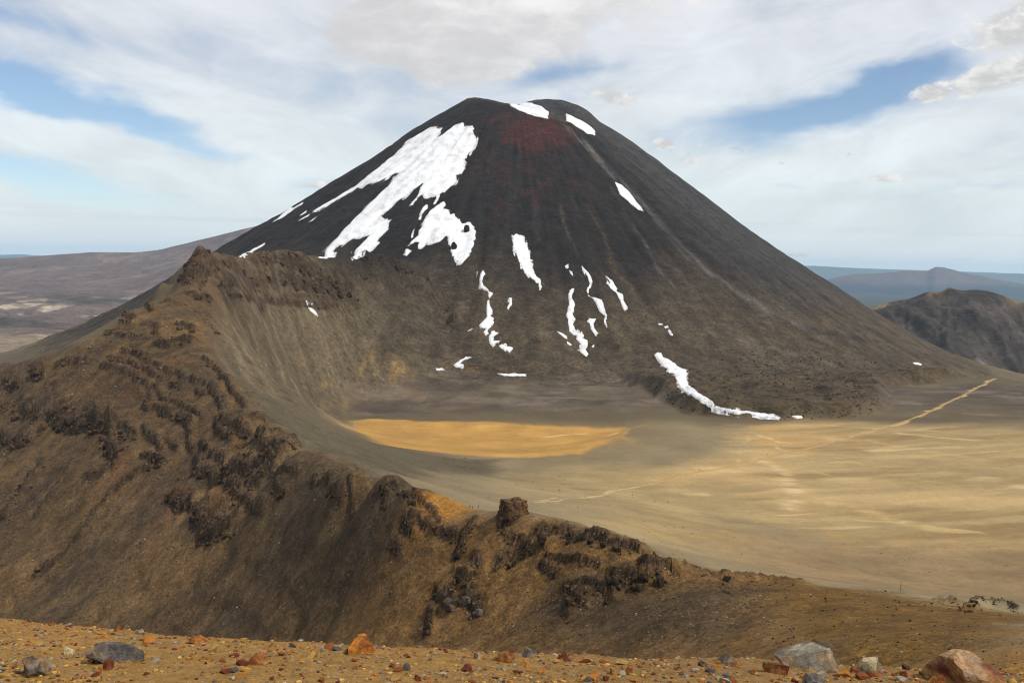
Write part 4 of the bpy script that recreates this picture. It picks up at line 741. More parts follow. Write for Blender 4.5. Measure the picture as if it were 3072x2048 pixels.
SNOW = [
 (c1([(1245,125),(1310,150),(1340,130),(1310,190),(1270,245),(1330,210),(1400,160),(1460,120),(1535,85),(1545,130),(1620,125),(1635,200),(1655,240),(1668,295),(1640,340),(1590,370),(1540,440),(1550,490),(1535,545),(1465,590),(1472,650),(1420,690),(1345,740),(1290,775),(1215,795),(1165,795),(1150,760),(1100,800),(1160,655),(1060,715),(990,780),(915,830),(830,910),(760,970),(790,1000),(845,1005),(825,1060),(820,1095),(780,1140),(720,1200),(740,1225),(690,1280),(650,1305),(580,1335),(480,1370),(520,1290),(600,1210),(665,1145),(560,1180),(480,1185),(400,1230),(320,1285),(265,1365),(180,1365),(240,1285),(330,1195),(420,1090),(520,985),(620,880),(715,795),(770,735),(840,680),(900,600),(940,560),(880,565),(810,605),(740,645),(690,655),(600,690),(500,725),(400,785),(290,850),(200,895),(115,940),(150,905),(300,815),(420,745),(540,675),(620,610),(700,540),(780,480),(830,435),(890,400),(940,340),(985,305),(990,265),(1060,235),(1130,190),(1200,145)]),
  'largest snowfield, forked, on the upper left side of the volcano', 2.0),
 (c1([(1110,800),(1085,830),(1060,870),(1030,865),(1060,830),(1090,800)]), 'small snow scrap off the lower corner of the largest snowfield', 1.0),
 (c1([(1180,860),(1205,855),(1195,900),(1150,945),(1140,1000),(1108,1003),(1125,965),(1135,930),(1150,895)]), 'slim snow scrap between the two big snowfields', 1.0),
 (c1([(1350,830),(1367,850),(1355,900),(1400,910),(1420,950),(1450,945),(1490,1000),(1525,1040),(1590,1022),(1640,1075),(1658,1140),(1645,1200),(1630,1250),(1605,1305),(1565,1370),(1525,1425),(1500,1433),(1465,1390),(1430,1335),(1410,1260),(1390,1190),(1380,1145),(1365,1165),(1310,1210),(1240,1235),(1185,1235),(1170,1265),(1110,1275),(1120,1215),(1080,1215),(1010,1255),(1050,1200),(1110,1150),(1130,1095),(1155,1030),(1200,960),(1220,920),(1250,900),(1300,860)]), 'second largest snowfield, hook-shaped with two dark rocks showing', 1.6),
 (c1([(990,1335),(993,1275),(1030,1285),(1055,1290),(1030,1315),(1000,1345)]), 'small snow scrap at the left tip of the hook-shaped snowfield', 0.8),
 (c1([(1045,1170),(1050,1140),(1072,1095),(1068,1130),(1055,1165)]), 'tiny upright snow sliver left of the hook-shaped snowfield', 0.6),
 (c1([(1285,768),(1314,768),(1302,815),(1268,862),(1256,850),(1283,800)]), 'narrow snow drip under the right end of the largest snowfield', 0.8),
 (c5([(683,1214),(760,1148),(830,1076),(850,1060),(872,1080),(972,1024),(962,1048),(880,1094),(800,1154),(740,1190)]), 'long snow streak highest on the far left flank of the cone', 0.6),
 (c5([(940,1146),(1003,1098),(998,1124),(950,1150)]), 'short snow dash just above another near the left flank streak', 0.4),
 (c5([(932,1193),(1027,1136),(1024,1158),(938,1196)]), 'thin snow dash lying lower left of the snowfield tail', 0.4),
 (c5([(1018,1213),(1098,1161),(1064,1196)]), 'thin snow dash lowest of three below the snowfield tail', 0.4),
 (c5([(375,1540),(430,1503),(520,1452),(617,1408),(602,1428),(500,1488),(430,1515)]), 'lone snow streak low on the left flank above the rocky peak', 0.6),
 (c5([(1688,514),(1820,430),(1802,464),(1712,516)]), 'upper of two parallel snow streaks along the left skyline', 0.4),
 (c5([(1722,516),(1800,468),(1885,400),(1885,424),(1800,490),(1740,520)]), 'lower of two parallel snow streaks along the left skyline', 0.4),
 (c5([(1526,645),(1617,576),(1603,609),(1545,646)]), 'small snow dash on the left skyline below the parallel streaks', 0.4),
 (c1([(1102,112),(1180,48),(1278,0),(1252,33),(1160,80),(1115,112)]), 'topmost snow streak on the left skyline near the summit', 0.4),
 (cz([(1165,270),(1230,253),(1310,250),(1330,262),(1390,285),(1427,310),(1422,360),(1350,345),(1290,328),(1220,300)]), 'rounded snow patch inside the summit crater beneath the dark dome', 0.8),
 (cz([(1548,325),(1580,335),(1640,365),(1700,400),(1745,440),(1747,475),(1690,460),(1630,420),(1580,385)]), 'snow patch on the right shoulder just below the summit dome', 0.8),
 (cz([(1885,795),(1930,815),(1990,870),(2030,930),(2065,965),(2082,998),(2050,988),(1990,942),(1920,880)]), 'lone slanting snow patch on the upper right face of the cone', 0.8),
 (cz([(1185,1165),(1205,1153),(1250,1170),(1260,1205),(1290,1250),(1305,1330),(1320,1380),(1340,1440),(1385,1480),(1380,1520),(1370,1540),(1360,1500),(1310,1460),(1260,1410),(1230,1360),(1200,1290),(1183,1240)]), 'broad snow tongue alone in the middle of the front face', 1.0),
 (c2([(455,340),(510,310),(528,340),(500,370),(490,410),(510,460),(555,500),(562,520),(510,505),(480,480),(455,420)]), 'curved snow strip heading the left gully below the hook-shaped snowfield', 0.6),
 (c2([(552,515),(605,535),(568,588),(553,560)]), 'small triangular snow bit in the middle of the left gully', 0.5),
 (c2([(538,612),(562,596),(572,660),(600,720),(582,770),(602,780),(602,820),(618,825),(577,882),(547,912),(557,948),(530,968),(508,930),(528,890),(493,888),(462,862),(500,818),(538,770),(533,700)]), 'ragged snow strip in the lower half of the left gully', 0.6),
 (c2([(590,912),(662,935),(602,977),(602,1018),(678,1010),(627,1042),(622,1066),(588,1063),(562,1010),(556,970)]), 'zigzag snow scrap at the bottom of the left gully', 0.6),
 (c2([(652,1063),(700,1044),(745,1073),(810,1083),(802,1108),(760,1121),(700,1103)]), 'flat snow scrap right beside the foot of the left gully', 0.6),
 (c2([(765,582),(792,582),(787,645),(755,703),(746,682),(767,640)]), 'slim snow sliver right of the left gully snow', 0.5),
 (c2([(1358,545),(1380,500),(1422,483),(1417,520),(1392,570),(1427,640),(1417,700),(1407,750),(1432,800),(1412,850),(1432,900),(1480,940),(1490,915),(1512,960),(1507,990),(1552,1010),(1557,1050),(1537,1100),(1564,1150),(1545,1175),(1500,1143),(1448,1100),(1478,1105),(1468,1060),(1488,1045),(1433,1000),(1438,970),(1368,920),(1363,850),(1343,760),(1353,690),(1368,650)]), 'longest wavy snow ribbon running down the middle gully', 0.8),
 (c2([(1493,268),(1530,290),(1582,350),(1605,410),(1592,470),(1560,533),(1546,515),(1558,470),(1578,440),(1558,380),(1528,320)]), 'bent snow strip upper right of the wavy snow ribbon', 0.6),
 (c2([(1562,553),(1692,598),(1718,650),(1722,720),(1752,760),(1742,800),(1750,882),(1725,842),(1713,805),(1733,765),(1678,720),(1648,660),(1618,600)]), 'wedge-shaped snow strip right of the wavy snow ribbon', 0.7),
 (c2([(1738,360),(1802,400),(1832,450),(1857,490),(1852,515),(1907,543),(1918,610),(1957,665),(1957,697),(1930,713),(1908,692),(1893,640),(1868,580),(1848,540),(1798,490),(1748,437),(1778,430)]), 'rightmost long snow strip on the front face, round at its foot', 0.7),
 (c2([(1545,820),(1580,788),(1638,793),(1618,840),(1622,890),(1663,940),(1640,968),(1623,945),(1588,900),(1573,840)]), 'small crooked snow scrap beside the lower wavy ribbon', 0.6),
 (c2([(1243,916),(1290,932),(1348,968),(1353,1000),(1300,968)]), 'thin slanting snow sliver left of the wavy ribbon foot', 0.5),
 (c2([(1348,1018),(1398,1053),(1388,1068),(1348,1042)]), 'tiny snow bit touching the left of the ribbon foot', 0.5),
 (c2([(1598,1072),(1624,1043),(1618,1077),(1598,1085)]), 'tiny snow bit just right of the ribbon foot', 0.5),
 (c2([(1328,262),(1362,238),(1358,287),(1340,283)]), 'tiny triangular snow bit above the wavy ribbon', 0.5),
 (c2([(1368,303),(1397,318),(1410,362),(1385,342)]), 'tiny snow bit between the triangle bit and the wavy ribbon', 0.5),
 (c2([(196,1262),(260,1215),(330,1168),(388,1185),(300,1217),(265,1247),(293,1250),(287,1294),(230,1282)]), 'forked snow scrap at the foot of the crater wall', 0.6),
 (c2([(22,1312),(60,1288),(97,1275),(92,1298),(128,1303),(60,1315)]), 'small flat snow scrap left of the forked one at the wall foot', 0.6),
 (c2([(648,1343),(700,1343),(760,1352),(830,1338),(850,1350),(940,1348),(932,1371),(800,1374),(720,1368)]), 'level snow bar under the rocky bench', 0.6),
 (c2([(338,914),(390,893),(350,923)]), 'tiny snow dash left of the left gully foot', 0.5),
 (c3([(545,550),(580,525),(625,535),(640,575),(690,595),(760,640),(800,685),(870,705),(888,750),(870,795),(900,860),(990,930),(1080,985),(1160,1050),(1260,1085),(1330,1090),(1440,1110),(1560,1130),(1660,1125),(1720,1155),(1780,1175),(1820,1180),(1800,1195),(1700,1195),(1560,1173),(1400,1158),(1250,1133),(1120,1093),(1010,1043),(900,978),(825,908),(770,820),(740,740),(670,690),(580,615)]), 'long curved snowbank along the foot of the lava flow', 1.7),
 (c3([(1938,1167),(1990,1161),(2058,1167),(2042,1190),(1985,1195)]), 'small flat snow spot beyond the right end of the curved snowbank', 0.6),
 (c3([(575,230),(632,236),(634,253),(590,250)]), 'upper of three little snow spots above the curved snowbank', 0.5),
 (c3([(635,263),(685,260),(667,289)]), 'middle of three little snow spots above the curved snowbank', 0.5),
 (c3([(683,306),(717,318),(726,345),(705,361),(700,335)]), 'lowest of three little snow spots above the curved snowbank', 0.5),
]
for P, lab, th_ in SNOW: snow(P, lab, 1090 if 'snowbank' in lab else 1250, 2840, 0.25 if th_ < 0.55 else (0.5 if th_ < 1 else (0.5 if 'snowbank' in lab else 1.5)), th_)
snow(c7([(1014,612),(1062,626),(1084,652),(1108,700),(1070,680),(1036,648)]), 'lone snow spot on the brown inner crater wall', 900, 1700, 0.4, 0.8)
c4 = crop(2560, 700, 3.92)
snow(c4([(690,1514),(750,1516),(806,1533),(795,1552),(730,1540)]), 'lone snow spot on the dark ground far right near the trail end', 1200, 2300, 0.4, 0.7)

# rock ledges, traced in the photograph as (line, half width in pixels, thickness in metres)
import bmesh
def ico(n):
    bm = bmesh.new(); bmesh.ops.create_icosphere(bm, subdivisions=n, radius=1.0); V = np.array([v.co[:] for v in bm.verts]); F = np.array([[v.index for v in f.verts] for f in bm.faces]); bm.free(); return V, F
ICO = {n: ico(n) for n in (1, 2, 3, 4, 5, 6)}
def noise3(P, sc, seed, octv=3): return (fbm(P[:, 0] * sc + seed, P[:, 1] * sc, seed, octv) + fbm(P[:, 1] * sc + 3.3, P[:, 2] * sc, seed + 3, octv) + fbm(P[:, 2] * sc + 7.1, P[:, 0] * sc, seed + 7, octv)) / 1.7
def rock_shape(n, seed, boxy=0.6, cuts=7, rough=0.05, dmin=0.55, dmax=0.95):
    rg = np.random.default_rng(seed); V, F = ICO[n]; V = V.copy()
    B = V / np.abs(V).max(1, keepdims=True); V = V * (1 - boxy) + B * boxy * 0.86
    for k in range(cuts):
        d = rg.normal(size=3); d /= np.linalg.norm(d); c = rg.uniform(dmin, dmax); e = V @ d - c; V = V - np.maximum(e, 0)[:, None] * d[None]
    if rough: V = V * (1 + rough * noise3(V, 2.2, seed % 97, 3) + 0.4 * rough * noise3(V, 6.0, seed % 89 + 5, 2))[:, None]
    return V, F
BLOCKS = {n: [rock_shape(n + 1, 700 + 31 * k + n, 0.72, 7, (0.0, 0.05, 0.08)[n], 0.55, 1.05) for k in range(16)] for n in (0, 1, 2)}
def stroke_poly(L, hw):
    L = np.asarray(L, float); d = np.gradient(L, axis=0) if len(L) > 1 else np.array([[1, 0]]); d /= np.linalg.norm(d, axis=1, keepdims=True) + 1e-9
    nrm = np.stack([-d[:, 1], d[:, 0]], 1); a = L + nrm * hw; b = L - nrm * hw; e0 = L[0] - d[0] * hw * 0.9; e1 = L[-1] + d[-1] * hw * 0.9
    return [tuple(e0)] + [tuple(p) for p in a] + [tuple(e1)] + [tuple(p) for p in b[::-1]]
LEDGE_A, LEDGE_B, LEDGE_G = S(58, 47, 37), S(102, 80, 56), S(112, 104, 94)
def ledge(L, hw, h, tone=0.0, dmin=200, dmax=1800, grey=0.0, name='rock_ledge', seed=0, parent=None, big=False):
    """an outcrop: tightly packed angular blocks set into the slope, ragged at its edge, biggest along the lower front"""
    P = stroke_poly(L, hw); W3 = tb.poly(P, dmin, dmax); Pw = W3[:, :2]; D = np.median(Pw[:, 1]); c0 = np.median(Pw, 0)
    m_ = np.linalg.norm(Pw - c0, axis=1) < 3.2 * np.median(np.linalg.norm(Pw - c0, axis=1)) + 5; Pw = Pw[m_]
    if len(Pw) < 3: return None
    hwm = hw / FPX * D; e = 6.0; zz = rbf(np.array([c0[0] - e, c0[0] + e, c0[0], c0[0]]), np.array([c0[1], c0[1], c0[1] - e, c0[1] + e])); g = np.array([zz[1] - zz[0], zz[3] - zz[2]]) / (2 * e)
    nrm = np.array([-g[0], -g[1], 1.0]); nrm /= np.linalg.norm(nrm); down = -g / (np.linalg.norm(g) + 1e-6); rg = np.random.default_rng(900 + seed * 7 + int(L[0][0]))
    A_ = abs(0.5 * np.sum(Pw[:, 0] * np.roll(Pw[:, 1], -1) - np.roll(Pw[:, 0], -1) * Pw[:, 1])) / max(0.4, nrm[2]); bsz = max((0.85 if big else 0.62) * hwm, 1.15 * D / 1000)
    nbk = int(np.clip(A_ / (bsz * bsz) * 2.2, 8, 60 if big else 60)); pad = 0.9 * hwm; lo = Pw.min(0) - pad; hi = Pw.max(0) + pad
    cand = rg.random((nbk * 30, 2)) * (hi - lo) + lo; sd = seg_dist(cand[:, 0], cand[:, 1], Pw) + 0.9 * hwm * fbm(cand[:, 0] / (1.4 * hwm), cand[:, 1] / (1.4 * hwm), 401 + seed, 3)
    keep = (sd > 0.05 * hwm) | ((sd > -0.7 * hwm) & (rg.random(len(sd)) < 0.10)); cand = cand[keep][:nbk]; sd = sd[keep][:nbk]
    if len(cand) == 0: return None
    sd2 = seg_dist(cand[:, 0] + down[0] * 0.6 * hwm, cand[:, 1] + down[1] * 0.6 * hwm, Pw); front = smooth(0.3 * hwm, -0.4 * hwm, sd2)
    ch = H(cand[:, 0], cand[:, 1]); BV, BF, BC, nb_ = [], [], [], 0; an0 = math.atan2(down[1], down[0])
    for k in range(len(cand)):
        inside = sd[k] > 0.05 * hwm; sz = bsz * ((0.30 + 0.80 * rg.random() ** 2) * (0.6 + 0.6 * front[k]) if inside else 0.15 + 0.3 * rg.random())
        bv, bf = BLOCKS[2 if (big and sz > 0.5 * bsz) else (1 if sz > 0.7 * bsz else 0)][rg.integers(0, 16)]; asp = np.array([0.7 + 0.5 * rg.random(), 0.8 + 0.8 * rg.random(), 0.6 + 0.6 * rg.random() + (0.55 if big else 0.25) * front[k]])
        an = an0 + rg.normal(0, 0.35); R = np.array([[math.cos(an), -math.sin(an), 0], [math.sin(an), math.cos(an), 0], [0, 0, 1]]); tl = rg.normal(0, 0.16, 2)
        q = (bv * asp * sz * 0.66) @ R.T; q[:, 2] += q[:, 0] * tl[0] + q[:, 1] * tl[1]; q = q + np.array([cand[k, 0], cand[k, 1], ch[k]]) + nrm * (sz * (0.10 + 0.22 * front[k]) * (1 if inside else 0.5))
        kk = np.clip(0.12 + tone + 0.8 * (rg.random() - 0.4) + 0.15 * (1 - front[k]), 0, 1); cb = (LEDGE_A * (1 - kk) + LEDGE_B * kk) * (0.65 + 0.6 * rg.random())
        if grey: cb = cb * (1 - grey) + LEDGE_G * (0.8 + 0.4 * rg.random()) * grey
        BF.append(bf + nb_); BV.append(q); BC.append(np.repeat(cb[None], len(q), 0)); nb_ += len(q)
    if big:
        base = np.array([cand[:, 0].mean(), cand[:, 1].mean(), ch.min()]); root = bpy.data.objects.new(name, None); COL.objects.link(root); root.location = base
        for q, f_, c_ in zip(BV, BF, BC): obj('rock_block', new_mesh('rock_block', q - base, f_ - f_.min(), False, c_), M_ROCK, parent=root)
        return root
    return obj(name, new_mesh(name, np.concatenate(BV), np.concatenate(BF), False, np.concatenate(BC)), M_ROCK, parent=parent)
for i, q in enumerate(LED): ledge(q[0], q[1], q[2], q[3], q[4], q[5], seed=i % 40, parent=ridge)
for i, q in enumerate(CRAGS):
    o = ledge(q[0], q[1], q[2], q[3], q[4], q[5], q[6], 'rock_crag', 50 + i, big=True)
    if o: o['label'] = q[7]; o['category'] = 'rock crag'; o['group'] = 'crags along the rim'

# ------------------------------------------------------------------ the square rock tower on the rim
def tower():
    base = tb.hit(1540, 1562, 250, 345); D = base[1]; px = D / FPX
    def block(n, seed, dims, rot, cen, taper, strata):
        V, F = ICO[n]; B = V / np.abs(V).max(1, keepdims=True); V = V * 0.10 + B * 0.90
        f1, f2, idv = worley(V[:, 0] * 2.1 + V[:, 1] * 1.4 + seed, V[:, 2] * 1.6 + V[:, 1] * 0.5, seed); st = fbm(V[:, 2] * 5 + seed, V[:, 2] * 0 + 1.3, seed + 3, 3)
        k = 1 - 0.07 * (1 - smooth(0, 0.12, f2 - f1)) + 0.07 * (idv - 0.5) + strata * st + 0.06 * noise3(V, 2.4, seed + 9, 4)
        V = V * np.stack([k, k, 1 + 0.4 * (k - 1)], 1); w = 1 - taper * (V[:, 2] * 0.5 + 0.5); V[:, 0] *= w; V[:, 1] *= w
        V = V * np.array(dims) * 0.5; c, s_ = math.cos(rot), math.sin(rot); V = np.stack([V[:, 0] * c - V[:, 1] * s_, V[:, 0] * s_ + V[:, 1] * c, V[:, 2]], 1) + np.array(cen)
        n3 = noise3(V / dims[0] * 2, 2.5, seed + 21, 4); k2 = smooth(-0.2, 0.4, n3)[:, None]
        col = (S(74, 58, 42)[None] * (1 - k2) + S(118, 88, 54)[None] * k2) * (0.75 + 0.5 * idv)[:, None]
        return V, F, col
    parts = [block(6, 11, (82 * px, 70 * px, 68 * px), 0.55, (0, 0, 31 * px), 0.20, 0.05), block(5, 17, (40 * px, 40 * px, 62 * px), 0.3, (-31 * px, -16 * px, -14 * px), 0.1, 0.05), block(4, 23, (46 * px, 40 * px, 26 * px), 0.9, (26 * px, -14 * px, -2 * px), 0.1, 0.05), block(4, 29, (30 * px, 26 * px, 12 * px), 0.2, (10 * px, 0, 66 * px), 0.3, 0.05)]
    V, F, C, n = [], [], [], 0
    for v, f, c in parts: V.append(v); F.append(f + n); C.append(c); n += len(v)
    me = new_mesh('rock_tower', np.concatenate(V), np.concatenate(F), False, np.concatenate(C))
    obj('rock_tower', me, M_ROCK, label='square brown rock tower standing alone on the crater rim', cat='rock tower', loc=base + np.array([0, 3.0, -0.6]))
tower()
for u, v, w, lab in [(1391 + 9, 694 - 0, 26, 'upper dark rock poking through the hook-shaped snowfield'), (1362, 744, 26, 'lower dark rock poking through the hook-shaped snowfield')]:
    p = tb.hit(u, v, 1500, 2800); Vr, Fr = rock_shape(3, 60 + w + u, 0.3, 6, 0.08); sz = w / FPX * p[1] * 0.5
    obj('rock', new_mesh('rock', Vr * np.array([sz * .7, sz, sz * 1.1]), Fr, False, np.repeat(S(46, 42, 40)[None], len(Vr), 0)), M_ROCK, label=lab, cat='rock', loc=p + np.array([0, 0, sz * 0.5]))

# ------------------------------------------------------------------ loose stones over the slopes (too many to count)
def scatter(count, regions, name, label, seed):
    rg = np.random.default_rng(seed); V, F, C = [], [], []; n = 0
    base = [rock_shape(1, 300 + k, 0.3, 4, 0.0, 0.6, 0.95) for k in range(10)]
    tot = sum(r[1] for r in regions)
    for P, share, (s0, s1), cols, dmin, dmax in regions:
        P = np.asarray(P, float); lo = P.min(0); hi = P.max(0); k = int(count * share / tot); c = rg.random((k * 3 + 10, 2)) * (hi - lo) + lo
        c = c[seg_dist(c[:, 0], c[:, 1], P) > 0][:k]; cl_ = fbm(c[:, 0] / 60, c[:, 1] / 60, seed + 3, 4); c = c[cl_ > rg.uniform(-0.45, 0.25, len(c))]
        for u, v in c:
            p = tb.hit(u, v, dmin, dmax); sz = (s0 + (s1 - s0) * rg.random() ** 4) * p[1] / 995.0 * 0.5; b, f = base[rg.integers(0, 10)]; a = rg.random() * 6.28
            q = b * np.array([sz * (0.8 + 0.6 * rg.random()), sz, sz * 0.75]); q = np.stack([q[:, 0] * math.cos(a) - q[:, 1] * math.sin(a), q[:, 0] * math.sin(a) + q[:, 1] * math.cos(a), q[:, 2]], 1) + p + np.array([0, 0, sz * 0.25])
            cc = cols[rg.integers(0, len(cols))] * (0.7 + 0.6 * rg.random()); V.append(q); F.append(f + n); C.append(np.repeat(cc[None], len(q), 0)); n += len(q)
    return obj(name, new_mesh(name, np.concatenate(V), np.concatenate(F), False, np.concatenate(C)), M_ROCK, kind='stuff', label=label, cat='stones')
DKS = [S(62, 52, 42), S(78, 66, 52), S(54, 46, 40)]; MXS = DKS + [S(112, 98, 82), S(140, 128, 112), S(96, 74, 50)]; PLS = [S(170, 160, 146), S(128, 116, 100), S(90, 78, 62)]
scatter(16000, [
 (FACE_PX + [(2350,1760),(2000,1960),(1536,1950),(600,1900),(0,1860),(-100,1860)], 4.2, (0.5, 2.6), MXS, 200, 960),
 ([(560,1500),(1000,1500),(1100,1900),(300,1900),(200,1700)], 1.0, (0.4, 1.8), MXS + PLS, 250, 700),
 (GREYSL_PX, 0.7, (0.4, 1.6), MXS, 350, 1000), (WALL_PX + [(943,1260),(839,1190),(738,1225)], 2.0, (0.3, 1.5), MXS + PLS, 800, 1780),
 (DARKSC_PX, 1.3, (0.4, 2.4), MXS + PLS, 100, 280), (OLIVE_PX, 1.2, (0.5, 3.2), MXS, 20, 250), (LOBE_PX, 2.0, (0.6, 2.6), DKS, 1000, 2000), (BENCH_PX, 0.3, (0.5, 2.0), DKS, 1200, 1750),
 ([(1250,1420),(1500,1400),(1800,1420),(2300,1620),(3000,1640),(3060,1740),(2500,1740),(2100,1680),(1900,1640),(1500,1540)], 0.8, (0.3, 1.6), MXS + PLS, 420, 1000)],
 'scree', 'loose scree of small stones scattered over the crater slopes', 77)

# ------------------------------------------------------------------ foreground: boulders, stones and gravel
_nd = np.linspace(4.0, 15.0, 1400)
def hit_near(u, v):
    r = ray([u], [v])[0]; g = Hn(_nd * r[0], _nd) - r[2] * _nd; k = np.nonzero(g >= 0)[0]
    return r * _nd[k[0] if len(k) else np.argmax(g)]
RUST, ORNG, OCHR, PGRY, GREY, DGRY, CREM, DRED, PINK = S(150, 84, 42), S(204, 130, 52), S(190, 148, 78), S(182, 172, 150), S(142, 134, 122), S(98, 92, 88), S(226, 204, 160), S(112, 56, 38), S(190, 150, 118)
def boulder(u0_, v0_, u1_, v1_, ca, cb, label, seed, boxy=0.35, cuts=8, depth=0.8, tilt=0.0, bias=0.0, sink=0.44, name='boulder', cat='boulder', group='boulders on the sandy foreground', rot=0.0):
    wc = (u1_ - u0_) * 0.11; u0_ += wc; u1_ -= wc; v0_ += (v1_ - v0_) * 0.12
    p = hit_near((u0_ + u1_) / 2, min(v1_, 2120)); D = p[1]; w = (u1_ - u0_) / FPX * D; h = (v1_ - v0_) / FPX * D
    V, F = rock_shape(5, seed, min(0.75, boxy + 0.2), cuts + 9, 0.045, 0.36, 0.82); V = V - (V.max(0) + V.min(0)) / 2; V = V / (V.max(0) - V.min(0))
    hh = h / (1 - sink); V = V * np.array([w, w * depth, hh]); V[:, 2] += hh * (0.5 - sink) + tilt * V[:, 0]
    if rot: c, s_ = math.cos(rot), math.sin(rot); V[:, :2] = np.stack([V[:, 0] * c - V[:, 1] * s_, V[:, 0] * s_ + V[:, 1] * c], 1)
    V = V * (1 + 0.02 * noise3(V / w, 9.0, seed % 50, 4) + 0.012 * noise3(V / w, 28.0, seed % 40, 2))[:, None]
    k = smooth(-0.25, 0.35, noise3(V / w, 2.2, seed % 70 + 1, 4) + bias + 0.5 * (V[:, 2] / hh - 0.4))[:, None]; c = (cb[None] * (1 - k) + ca[None] * k) * 0.68 * (1 + 0.22 * noise3(V / w, 7, seed % 33, 3))[:, None]
    du = (smooth(0.15, 0.5, noise3(V / w, 3.5, seed % 61 + 2, 4) + 0.25) * 0.35)[:, None]; du = np.maximum(du, 0.7 * smooth(0.22, 0.0, V[:, 2] / h)[:, None]); c = c * (1 - du) + S(166, 126, 70)[None] * du
    o = obj(name, new_mesh(name, V, F, False, np.clip(c, .01, .8)), M_STONE, label=label, cat=cat, group=group, loc=p + np.array([0, w * depth * 0.35, 0])); return o
BOULD = [
 (2318,1928,2540,2012, PGRY, GREY*.9, 'largest grey boulder, flat-topped, right of centre in the foreground', 1, dict(tilt=-.05, bias=.1, boxy=.5)),
 (2283,1988,2378,2022, DRED*1.1, RUST*.8, 'dark red flat rock against the left foot of the largest grey boulder', 2, {}),
 (2140,1967,2228,1992, GREY, DGRY, 'low grey slab left of the largest grey boulder', 3, dict(boxy=.5)),
 (2090,1979,2128,1999, DGRY, DGRY*.8, 'small dark grey stone beside the low grey slab', 4, {}),
 (2548,1971,2670,2019, CREM*.85, GREY*.7, 'pale faceted boulder right of the largest grey boulder', 5, dict(bias=.15, boxy=.5, cuts=6)),
 (2772,1968,3078,2052, S(176,146,116), DRED*1.15, 'big rust-red boulder with a pale peak at the right edge', 6, dict(tilt=-.06, boxy=.2, cuts=10)),
 (2784,2024,2848,2062, ORNG, RUST, 'bright orange rock in front of the big rust-red boulder', 7, {}),
 (2704,1989,2753,2010, DRED*.9, DGRY*.7, 'small dark flat rock between the pale and rust-red boulders', 8, {}),
 (2403,2021,2498,2062, GREY, DGRY, 'rounded grey rock cut by the bottom edge below the largest boulder', 9, dict(boxy=.1)),
 (1026,1911,1138,1964, ORNG, RUST*.9, 'orange square block standing on the crest of the foreground', 10, dict(boxy=.85, cuts=-3, bias=.2, rot=.2)),
 (1022,1941,1058,1960, DGRY, DGRY*.9, 'small slate-grey stone at the left of the orange square block', 11, {}),
 (1483,1950,1553,1986, RUST*.9, DRED, 'lumpy red rock on the middle of the crest', 12, {}),
 (1549,1944,1614,1973, PGRY*.8, GREY*.8, 'pale grey rock just right of the lumpy red rock', 13, dict(boxy=.5)),
 (1416,1952,1448,1977, PINK, PGRY*.8, 'small pinkish pointed stone left of the lumpy red rock', 14, {}),
 (1666,1953,1714,1977, DRED*1.2, RUST*.8, 'domed red-brown rock alone right of the middle', 15, dict(boxy=.05)),
 (727,1950,812,1995, PINK, RUST*1.05, 'pale-topped orange slab left of the orange square block', 16, dict(bias=.1, tilt=-.15)),
 (222,1917,458,1990, GREY*.95, DGRY*1.2, 'long grey slab slanting down to the right at far left', 17, dict(tilt=-.28, boxy=.3, depth=.4, bias=.15)),
 (182,1939,225,1963, CREM, CREM*.9, 'cream-coloured stone at the left end of the long grey slab', 18, {}),
 (36,1974,150,2030, GREY, DGRY*.9, 'half-buried grey boulder near the left edge', 19, dict(bias=.1)),
 (135,1982,172,2000, PGRY, PGRY*.9, 'small white flat stone right of the half-buried boulder', 20, {}),
 (294,1977,342,2010, RUST*.9, DRED, 'angular rust stone below the long grey slab', 21, dict(cuts=1, boxy=.7)),
 (137,1860,167,1876, RUST, DRED, 'rust stone on the crest farthest left', 22, {}),
 (335,1875,370,1893, RUST*.9, DRED, 'red-brown stone on the crest above the long grey slab', 23, {}),
 (398,1886,437,1902, PGRY*.85, GREY, 'flat pale grey stone on the crest right of the red-brown one', 24, {}),
 (551,1905,620,1930, ORNG*.85, RUST, 'flat orange stone on the left crest', 25, {}),
 (1857,1998,1910,2022, ORNG*.85, RUST, 'orange brick-shaped stone in the middle foreground', 26, dict(boxy=.8, cuts=-2)),
 (1826,2000,1860,2022, OCHR*1.1, ORNG*.8, 'ochre stone touching the left of the brick-shaped one', 27, {}),
 (2190,1985,2225,1999, PINK*.8, RUST, 'small pinkish stone behind the dark red flat rock', 28, {}),
]
for i, (a, b, c, d, ca, cb, lab, sd_, kw) in enumerate(BOULD): boulder(a, b, c, d, ca, cb, lab, 40 + 13 * sd_, **kw)
STONE_V = [rock_shape(3, 500 + 7 * k, 0.4, 11, 0.09, 0.32, 0.85) for k in range(8)]
KINDS_ = [('rust', RUST, 60), ('orange', ORNG * .9, 46), ('pale grey', PGRY * .9, 40), ('dark grey', DGRY, 30), ('ochre', OCHR, 50), ('dark red', DRED * 1.1, 34)]
SM = {}
for nm, cl_, _k2 in KINDS_:
    for k, (v, f) in enumerate(STONE_V):
        n3 = noise3(v, 2.5, 20 + k, 3); SM[nm, k] = new_mesh('stone', v, f, False, np.clip(cl_[None] * (1 + 0.35 * n3)[:, None], .01, .8)); SM[nm, k].materials.append(M_STONE)
rs = random.Random(8); crest_u = [0, 300, 512, 1024, 1536, 2048, 2300, 3072]; crest_v = [1858, 1885, 1905, 1936, 1962, 1980, 1985, 2036]
